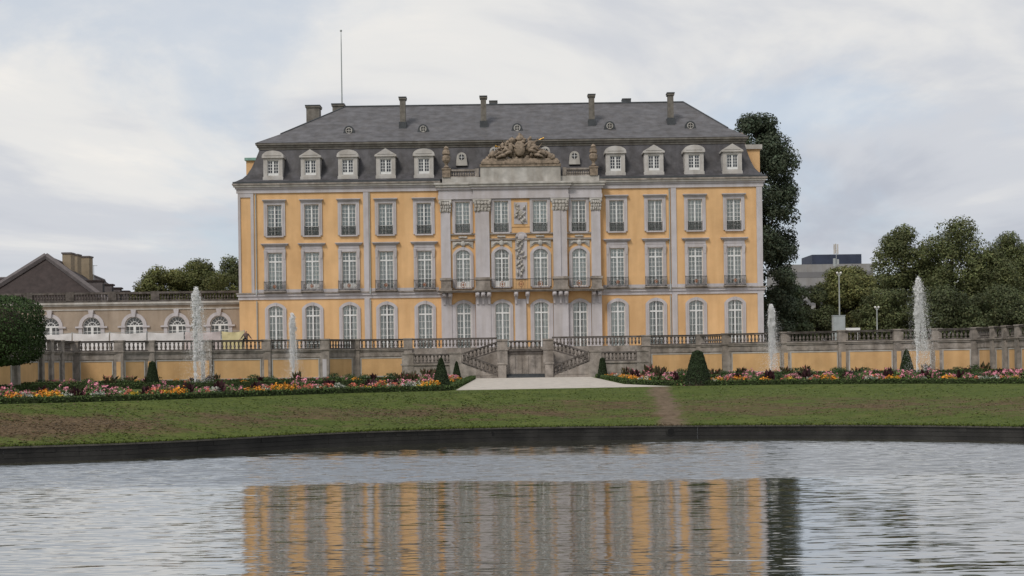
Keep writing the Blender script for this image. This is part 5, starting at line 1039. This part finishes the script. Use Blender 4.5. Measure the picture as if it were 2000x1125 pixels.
def plant_mesh(name, h, w, green, flower, nl, nf, ls, fs, top=0.55, upright=False):
    if upright:
        n = nl; an = rng.random(n) * 6.283; r = w * 0.5 * rng.random(n) ** 0.6; z0 = rng.random(n) * h * 0.55; P = np.stack([r * np.cos(an), r * np.sin(an), z0], 1)
        d = np.stack([np.cos(an) * 0.45, np.sin(an) * 0.45, np.ones(n)], 1) + rng.normal(size=(n, 3)) * 0.22; d /= np.linalg.norm(d, axis=1)[:, None]; L_ = h * 0.45 * (0.6 + 0.6 * rng.random(n)); a = np.cross(d, rng.normal(size=(n, 3))); a /= np.linalg.norm(a, axis=1)[:, None]; a *= (L_ * 0.2)[:, None]
        m = P + d * (L_ * 0.5)[:, None]; e = P + d * L_[:, None]; Q = np.stack([P, m + a, e, m - a], 1); col = np.asarray(green)[None] * np.clip(1 + 0.35 * rng.normal(size=n), 0.3, 2)[:, None]
    else: Q, col = leaves([(0, 0, h * 0.42)], [(w * 0.5, w * 0.5, h * 0.45)], nl, ls, green, 0.35, 0.35)
    mi = np.zeros(len(Q), int)
    if nf:
        nc = max(5, nf // 8); ca = rng.random(nc) * 6.283; cr_ = w * 0.46 * rng.random(nc) ** 0.5; cz = h * (top + (1 - top) * rng.random(nc)) * (1 - 0.35 * (cr_ / (w * 0.5)) ** 2)
        cents = np.stack([cr_ * np.cos(ca), cr_ * np.sin(ca), cz], 1); Qf, cf = leaves(cents, np.full((nc, 3), fs * 1.3), nf, fs, flower, 0.22, 0.2, 0.8, 0.9, 0.2)
        st0 = cents * np.array([0.35, 0.35, 0.15]); sd_ = np.cross(cents - st0, rng.normal(size=cents.shape)); sd_ /= np.linalg.norm(sd_, axis=1)[:, None] + 1e-6; sd_ *= 0.012
        Qs = np.stack([st0 - sd_, st0 + sd_, cents + sd_, cents - sd_], 1); Q = np.concatenate([Q, Qs]); col = np.concatenate([col, np.tile(np.array([[0.05, 0.085, 0.025]]), (nc, 1))]); mi = np.zeros(len(Q), int)
        Q = np.concatenate([Q, Qf]); col = np.concatenate([col, cf]); mi = np.concatenate([mi, np.ones(len(Qf), int)])
    Q[:, :, 2] = np.maximum(Q[:, :, 2], 0.0)
    return quads_mesh(name, Q, [M['leaf'], M['petal']], mi, col.astype(np.float32))
G = (0.090, 0.140, 0.042)
KIND = {
 'pink': [plant_mesh('pink_flowers', 0.8, 1.1, G, (0.70, 0.27, 0.34), 300, 130, 0.14, 0.10, 0.45) for k in range(3)],
 'orange': [plant_mesh('orange_flowers', 0.55, 1.15, G, (0.82, 0.32, 0.03), 200, 210, 0.11, 0.09, 0.6) for k in range(3)],
 'yellow': [plant_mesh('yellow_flowers', 0.5, 0.9, G, (0.72, 0.50, 0.06), 190, 120, 0.11, 0.08, 0.6) for k in range(2)],
 'white': [plant_mesh('white_flowers', 0.6, 0.9, (0.14, 0.17, 0.12), (0.60, 0.60, 0.52), 240, 120, 0.13, 0.08, 0.55) for k in range(2)],
 'salmon': [plant_mesh('salmon_flowers', 0.6, 1.0, G, (0.68, 0.20, 0.14), 200, 120, 0.12, 0.09, 0.5) for k in range(2)],
 'canna': [plant_mesh('dark_canna', 1.0, 0.5, (0.050, 0.018, 0.022), (0.3, 0.02, 0.03), 70, 0, 0.3, 0.1, upright=True) for k in range(3)],
 'spike': [plant_mesh('red_spikes', 1.35, 0.9, (0.07, 0.06, 0.03), (0.50, 0.10, 0.14), 60, 60, 0.2, 0.07, 0.55, True) for k in range(3)],
 'shrub': [plant_mesh('green_shrub', 0.95, 1.3, (0.04, 0.07, 0.022), (0, 0, 0), 520, 0, 0.13, 0.1) for k in range(2)]}
CATN = {'pink': ('pink_flower_clump', 'bushy pink flower clump'), 'orange': ('orange_flower_clump', 'low orange flower mound'), 'yellow': ('yellow_flower_clump', 'low yellow flower clump'), 'white': ('white_flower_clump', 'silvery white flower clump'), 'salmon': ('salmon_flower_clump', 'low salmon red flower clump'), 'canna': ('canna_plant', 'upright dark red leaved canna'), 'spike': ('red_spike_plant', 'tall wispy red spiked plant'), 'shrub': ('round_shrub', 'rounded plain green shrub')}
def plant(kind, x, y, where, sc=1.0):
    nm, lab = CATN[kind]; o = inst(nm, random.choice(KIND[kind]), None, (x, y, 0.0), random.uniform(0, 6.28), (sc * random.uniform(.85, 1.2), sc * random.uniform(.85, 1.2), sc * random.uniform(.85, 1.15)))
    marks = ((30, 'clipped tree'), (298, 'rounded yew cone'), (381, 'tall left jet'), (572, 'short left jet'), (700, 'panelled left wall'), (862, 'slim yew cone'), (1250, 'path'), (1363, 'blunt yew cone'), (1506, 'short right jet'), (1640, 'grey cabinet'), (1785, 'tall right jet'), (1960, 'wall turning'))
    xp = CX + F * x / y; mk = min(marks, key=lambda t: abs(t[0] - xp))[1] if where != SD else ('left edge' if x < 2 else 'right edge')
    wh = '%s near the %s' % (where, mk) if where != SD else 'strip lining the %s of the gravel path' % mk; tag(o, '%s in the %s' % (lab, wh), 'plant', '%s, %s' % (nm.replace('_', ' ') + 's', wh))
FL = 'front border'; FR = 'front border'; BLk = 'wall border'; BR = 'wall border'; SD = 'path strip'
def pp(kind, xp, where, dy=2.0, sc=1.0):           # clump in a front border, located by its direction and the crest line
    Y = 75.0
    for _ in range(6): X = px(xp, Y, 750); Y = crest_y(X) + dy
    plant(kind, px(xp, Y, 750), Y, where, sc)
for k, xs_, dy, sc in (('orange', (32, 100, 338, 500, 548, 842), 2.0, 1.0), ('orange', (90, 352, 560, 752), 3.2, 1.0), ('salmon', (68, 250, 300, 410, 605, 520, 640, 695, 20, 590, 770, 742), 2.2, 0.9), ('pink', (45, 215, 395, 470, 620, 730, 805), 2.8, 0.7), ('yellow', (118, 265, 330, 570, 690, 710, 820), 1.9, 0.8), ('white', (45, 122, 190, 242, 420, 520, 632, 638, 660, 765, 800, 815), 2.3, 0.85), ('pink', (8, 20, 180, 195, 232, 310, 325, 440, 585, 595, 775, 790, 800), 4.2, 1.0), ('canna', (80, 150, 212, 290, 366, 425, 500, 572, 645, 718, 770), 4.4, 0.82), ('pink', (120, 350, 520, 735), 6.0, 0.8), ('shrub', (135, 470), 6.2, 0.6), ('white', (370, 300, 80), 5.6, 0.8)):
    for x_ in xs_: pp(k, x_ + random.uniform(-4, 4), FL, dy + random.uniform(-.5, .5), sc)
for k, xs_, dy, sc in (('orange', (1402, 1440, 1492, 1615, 1738, 1856), 2.2, 0.9), ('salmon', (1450, 1540, 1590, 1700, 1840, 1905, 1960, 1380, 1425, 1622, 1862), 2.6, 0.8), ('pink', (1465, 1560, 1660, 1720, 1790, 1890, 1975), 2.9, 0.7), ('yellow', (1548, 1745, 1960, 1985, 1640), 2.0, 0.8), ('white', (1586, 1698, 1705, 1800, 1945, 1925, 1390), 2.4, 0.8), ('pink', (1420, 1462, 1475, 1540, 1615, 1625, 1690, 1765, 1775, 1825, 1970, 1980, 1995, 1955, 2010), 4.6, 1.0), ('canna', (1442, 1503, 1578, 1657, 1735, 1805, 1880, 1952), 4.6, 0.85), ('pink', (1430, 1555, 1715, 1850, 1920), 6.5, 0.8), ('shrub', (1910, 1930, 1520, 1680), 6.4, 0.8)):
    for x_ in xs_: pp(k, x_ + random.uniform(-4, 4), FR, dy + random.uniform(-.5, .5), sc)
for x0, x1, wh in ((60, 880, BLk), (1190, 1990, BR)):
    x_ = x0
    while x_ < x1:
        k = random.choices(['pink', 'canna', 'spike', 'shrub', 'salmon', 'orange'], [5, 0.5, 3, 2, 3, 2])[0]; Y = random.uniform(104, 114)
        plant(k, px(x_, Y, 730), Y, wh, 0.72 if k != 'shrub' else 0.9); x_ += random.uniform(9, 21)
for i in range(26):                                 # flowers lining both sides of the path
    y_ = 80 + i * 1.4; plant(random.choice(['pink', 'salmon', 'orange', 'white']), -4.5 - random.uniform(0, 0.7), y_, SD, 0.8)
    y2 = 86 + i * 1.15; plant(random.choice(['orange', 'salmon', 'yellow', 'white']), 8.3 + random.uniform(0, 0.6), y2, SD, 0.75)
    if i % 2 == 0: plant(random.choice(['spike', 'canna', 'pink', 'pink']), 9.6 + random.uniform(0, 1.6), y2, SD, 0.9)
    if i % 3 == 0: plant(random.choice(['spike', 'pink']), -6 - random.uniform(0, 1.5), y_ + 6, SD, 0.9)
# low mixed planting that knits the clumps together
for s, nm in ((-1, 'left'), (1, 'right')):
    n = 15000; X = rng.uniform(*((-40, -4.4) if s < 0 else (9.8, 42)), n); Yc = np.array([crest_y(x) for x in X]); Y = Yc + 1.3 + 5.5 * rng.random(n) ** 1.2; m_ = rng.random(n) < 0.35; Y = np.where(m_, 109.5 + 7.5 * rng.random(n), Y)
    cent = np.stack([X, Y, np.full(n, 0.12)], 1); Q, col = leaves(cent, np.tile([0.1, 0.1, 0.12], (n, 1)), n, 0.16, (0.090, 0.135, 0.042), 0.4, 0.1)
    fsel = rng.random(n) < 0.18; pal = np.array([(0.6, 0.2, 0.3), (0.7, 0.28, 0.04), (0.6, 0.58, 0.5), (0.65, 0.22, 0.15), (0.7, 0.5, 0.1)]); col[fsel] = pal[rng.integers(0, 5, fsel.sum())]
    Q[:, :, 2] = np.maximum(Q[:, :, 2], 0.015)
    o = inst('mixed_planting', quads_mesh('mixed_planting', Q, M['leaf'], None, col.astype(np.float32))); tag(o, 'low mixed leaves and blossoms filling the %s flower bed' % nm, 'planting', kind='stuff')
# grass blades on the bank
def blades():
    n = 14000; i = rng.integers(20, NF - 24, n); t = 0.02 * rng.random(n) ** 2 - 0.004; E_ = np.array(edge[:NF]); Cr = np.array(crest[:NF]); f = rng.random(n)[:, None]
    e = E_[i] * (1 - f) + E_[i + 1] * f; c = Cr[i] * (1 - f) + Cr[i + 1] * f; p = e * (1 - t[:, None]) + c * t[:, None]; z = QT * (1 - (1.18 * np.clip(t, 0, 1)) ** 1.05) + 0.02 
    P = np.stack([p[:, 0], p[:, 1], z - 0.02], 1); a = np.stack([rng.normal(size=n), rng.normal(size=n), np.zeros(n)], 1); a /= np.linalg.norm(a, axis=1)[:, None]; a *= 0.05; up = np.stack([rng.normal(size=n) * 0.03, rng.normal(size=n) * 0.03, 0.01 + 0.10 * rng.random(n) ** 4], 1)
    Q = np.stack([P - a, P + a, P + a * 0.4 + up, P - a * 0.4 + up * 0.9], 1); me = quads_mesh('grass_tufts', Q, M['bank']); at_ = me.attributes.new('dry', 'FLOAT', 'POINT')
    d = np.exp(-((t - 0.40) / 0.24) ** 2) * 0.85 - 0.22 + np.where(p[:, 0] < -17, 0.35 * np.exp(-((t - 0.45) / 0.35) ** 2), 0); at_.data.foreach_set('value', np.repeat(d, 4).astype(np.float32))
    tag(inst('grass_tufts', me), 'short uneven grass tufts on the pond bank', 'grass', kind='stuff')
blades()
def turf():
    n = 42000; i = rng.integers(18, NF - 22, n); t = 0.01 + 0.985 * rng.random(n); f = rng.random(n)[:, None]; E_ = np.array(edge[:NF]); Cr = np.array(crest[:NF])
    e = E_[i] * (1 - f) + E_[i + 1] * f; c = Cr[i] * (1 - f) + Cr[i + 1] * f; p = e * (1 - t[:, None]) + c * t[:, None]; z = QT * (1 - (1.18 * t - 0.18 * t * t) ** 1.05) + 0.05 * np.sin(p[:, 0] * 0.7 + 2 * np.sin(p[:, 1] * 0.5)) * (t < 0.97) + 0.004 + 0.012 * rng.random(n)
    keep = np.abs(p[:, 0] - (7.45 + 0.065 * (p[:, 1] - 62))) > 0.35 + 0.7 * rng.random(n); p, z, t = p[keep], z[keep], t[keep]; n = len(z)
    P = np.stack([p[:, 0], p[:, 1], z], 1); nrm = rng.normal(size=(n, 3)) * 0.16; nrm[:, 2] = 1; nrm /= np.linalg.norm(nrm, axis=1)[:, None]; a = np.cross(nrm, rng.normal(size=(n, 3))); a /= np.linalg.norm(a, axis=1)[:, None]; b = np.cross(nrm, a); s_ = 0.03 + 0.07 * rng.random(n) ** 2; a *= s_[:, None]; b *= (s_ * 0.45)[:, None]
    pat = np.sin(p[:, 0] * 0.9 + 1.3 * np.sin(p[:, 1] * 0.8)) * np.sin(p[:, 1] * 1.3 + p[:, 0] * 0.35) * 0.5 + 0.4 * np.sin(p[:, 0] * 2.3 + p[:, 1] * 1.7); d = np.exp(-((t - 0.40) / 0.25) ** 2) * 0.9 - 0.25 + 0.45 * pat + 0.35 * rng.normal(size=n) + np.where(p[:, 0] < -17, 0.5, 0)
    col = np.where((d > 0.6)[:, None], np.array([[0.150, 0.108, 0.060]]), np.array([[0.092, 0.122, 0.026]])) * np.clip(1 + 0.25 * rng.normal(size=n), 0.45, 2.2)[:, None]
    tag(inst('matted_grass', quads_mesh('matted_grass', np.stack([P - a, P + b, P + a, P - b], 1), M['leaf'], None, col.astype(np.float32))), 'matted short grass and dry thatch on the pond bank', 'grass', kind='stuff')
turf()
P = at(1184.5, 809, 66.5); b = MB(); b.blob((0, 0, 0.06), (0.09, 0.06, 0.06), 8, 8, 6, 0.25); o = b.build('paper_scrap', M['white']); o.location = (P.x, 66.5, P.z - 0.06); tag(o, 'small crumpled white scrap lying on the grass bank', 'litter')

# ------------------------------------------------------------------ fountains
def fountain(xp, yb, yt, Y, drift, label, seed, wid=1.0):
    base = at(xp, yb, Y); top = at(xp, yt, Y).z; x = base.x; T = empty('fountain', (x, Y, 0), label, 'fountain', 'fountain jets of the parterre'); h = top
    b = MB(); b.lathe([(2.2, 0), (2.25, 0.16), (2.0, 0.18), (1.98, 0.1)], x, Y, 0, 28); b.build('basin', M['stone'], T)
    b = MB(); b.tube([(x, Y, 0), (x, Y, 0.35)], [0.06, 0.04], 8); b.build('nozzle', M['iron'], T)
    r = random.Random(seed); b = MB(); n = 26; zs = [0.3 + (h * 0.86 - 0.3) * i / n for i in range(n + 1)]
    b.tube([(x + drift * 0.12 * (i / n) ** 2 + r.uniform(-.015, .015), Y + r.uniform(-.015, .015), z) for i, z in enumerate(zs)], [(0.05 - 0.025 * (i / n)) * wid * r.uniform(.7, 1.3) for i in range(n + 1)], 7); b.build('jet', M['spray'], T, smooth=True)
    g_ = np.random.default_rng(seed); N1, N2, N3 = 10000, 5000, 5000
    kc = 150; cf = g_.random(kc) ** 0.5 * 0.99; pf = lambda f: (0.05 + 0.22 * np.clip((f - 0.35) / 0.5, 0, 1) ** 1.3) * np.sqrt(np.clip((1.0 - f) / 0.22, 0.02, 1)) * wid      # ragged clots of the rising head
    cc_ = np.stack([x + drift * 0.14 * cf ** 2 + g_.normal(size=kc) * pf(cf) * 0.55 + drift * 0.05, Y + g_.normal(size=kc) * pf(cf) * 0.55, 0.3 + cf * (h - 0.3)], 1); ci = g_.integers(0, kc, N1); sp_ = (0.03 + 0.10 * g_.random(kc))[ci]
    A1 = cc_[ci] + g_.normal(size=(N1, 3)) * np.stack([sp_, sp_, sp_ * 2.2], 1) * 0.6; A1[:, 2] = np.minimum(A1[:, 2], h + 0.1); S1 = 0.010 + 0.024 * g_.random(N1) ** 2
    f = g_.random(N2) ** 0.6; fall = 1 - f; cl = g_.integers(0, 40, N2); co = g_.normal(size=(40, 2)) * 0.22       # falling strands, carried downwind
    A2 = np.stack([x + drift * (0.16 + 0.5 * fall ** 1.1) + co[cl, 0] * (0.5 + fall) * wid + g_.normal(size=N2) * 0.04 * wid, Y + co[cl, 1] * (0.4 + fall) + g_.normal(size=N2) * 0.1, 0.1 + f * (h - 0.35)], 1); S2 = 0.006 + 0.015 * g_.random(N2) ** 2
    f = g_.random(N3); A3 = np.stack([x + drift * 0.3 + g_.normal(size=N3) * (0.22 + 0.5 * (1 - f)) * wid, Y + g_.normal(size=N3) * 0.4, 0.1 + f * (h * 0.9)], 1); S3 = 0.004 + 0.006 * g_.random(N3)
    b = MB(); n = 20                                 # the mist round the head and the falling water
    b.tube([(x + drift * (0.16 + 0.34 * (1 - i / n)), Y, 0.4 + (h - 0.25) * i / n) for i in range(n + 1)], [(0.02 + (0.60 - 0.28 * i / n) * math.sqrt(max(0, 1 - (i / n) ** 6))) * wid * (0.5 + 0.5 * min(1, 6 * i / n)) for i in range(n + 1)], 10)
    tag(b.build('mist', M['mist'], T), kind='stuff')
    A = np.concatenate([A1, A2, A3]); S = np.concatenate([S1, S2, S3]); n = len(A); o8 = np.array([(1, 0, 0), (-1, 0, 0), (0, 1, 0), (0, -1, 0), (0, 0, 2.8), (0, 0, -2.8)]); Vv = A[:, None, :] + o8[None] * S[:, None, None]
    fc_ = np.array([(0, 2, 4), (2, 1, 4), (1, 3, 4), (3, 0, 4), (2, 0, 5), (1, 2, 5), (3, 1, 5), (0, 3, 5)]); Ff = (fc_[None] + (np.arange(n) * 6)[:, None, None]).reshape(-1, 3)
    me = bpy.data.meshes.new('spray'); me.vertices.add(n * 6); me.vertices.foreach_set('co', Vv.astype(np.float32).ravel()); m3 = len(Ff); me.loops.add(m3 * 3); me.loops.foreach_set('vertex_index', Ff.astype(np.int32).ravel()); me.polygons.add(m3); me.polygons.foreach_set('loop_start', np.arange(0, m3 * 3, 3, dtype=np.int32)); me.materials.append(M['spray']); me.update(calc_edges=True)
    tag(inst('spray', me, T), kind='stuff')
fountain(381, 750, 563, 99, 0.9, 'tall fountain jet in front of the sheeted fence panels', 1); fountain(572, 742, 614, 117, 0.25, 'short fountain jet below the second ground floor window', 2, 0.9)
fountain(1791, 738, 543, 101, 1.1, 'tall fountain jet in front of the dark park trees', 3); fountain(1506, 735, 597, 116, 0.6, 'short fountain jet beside the palace corner', 4, 0.9)
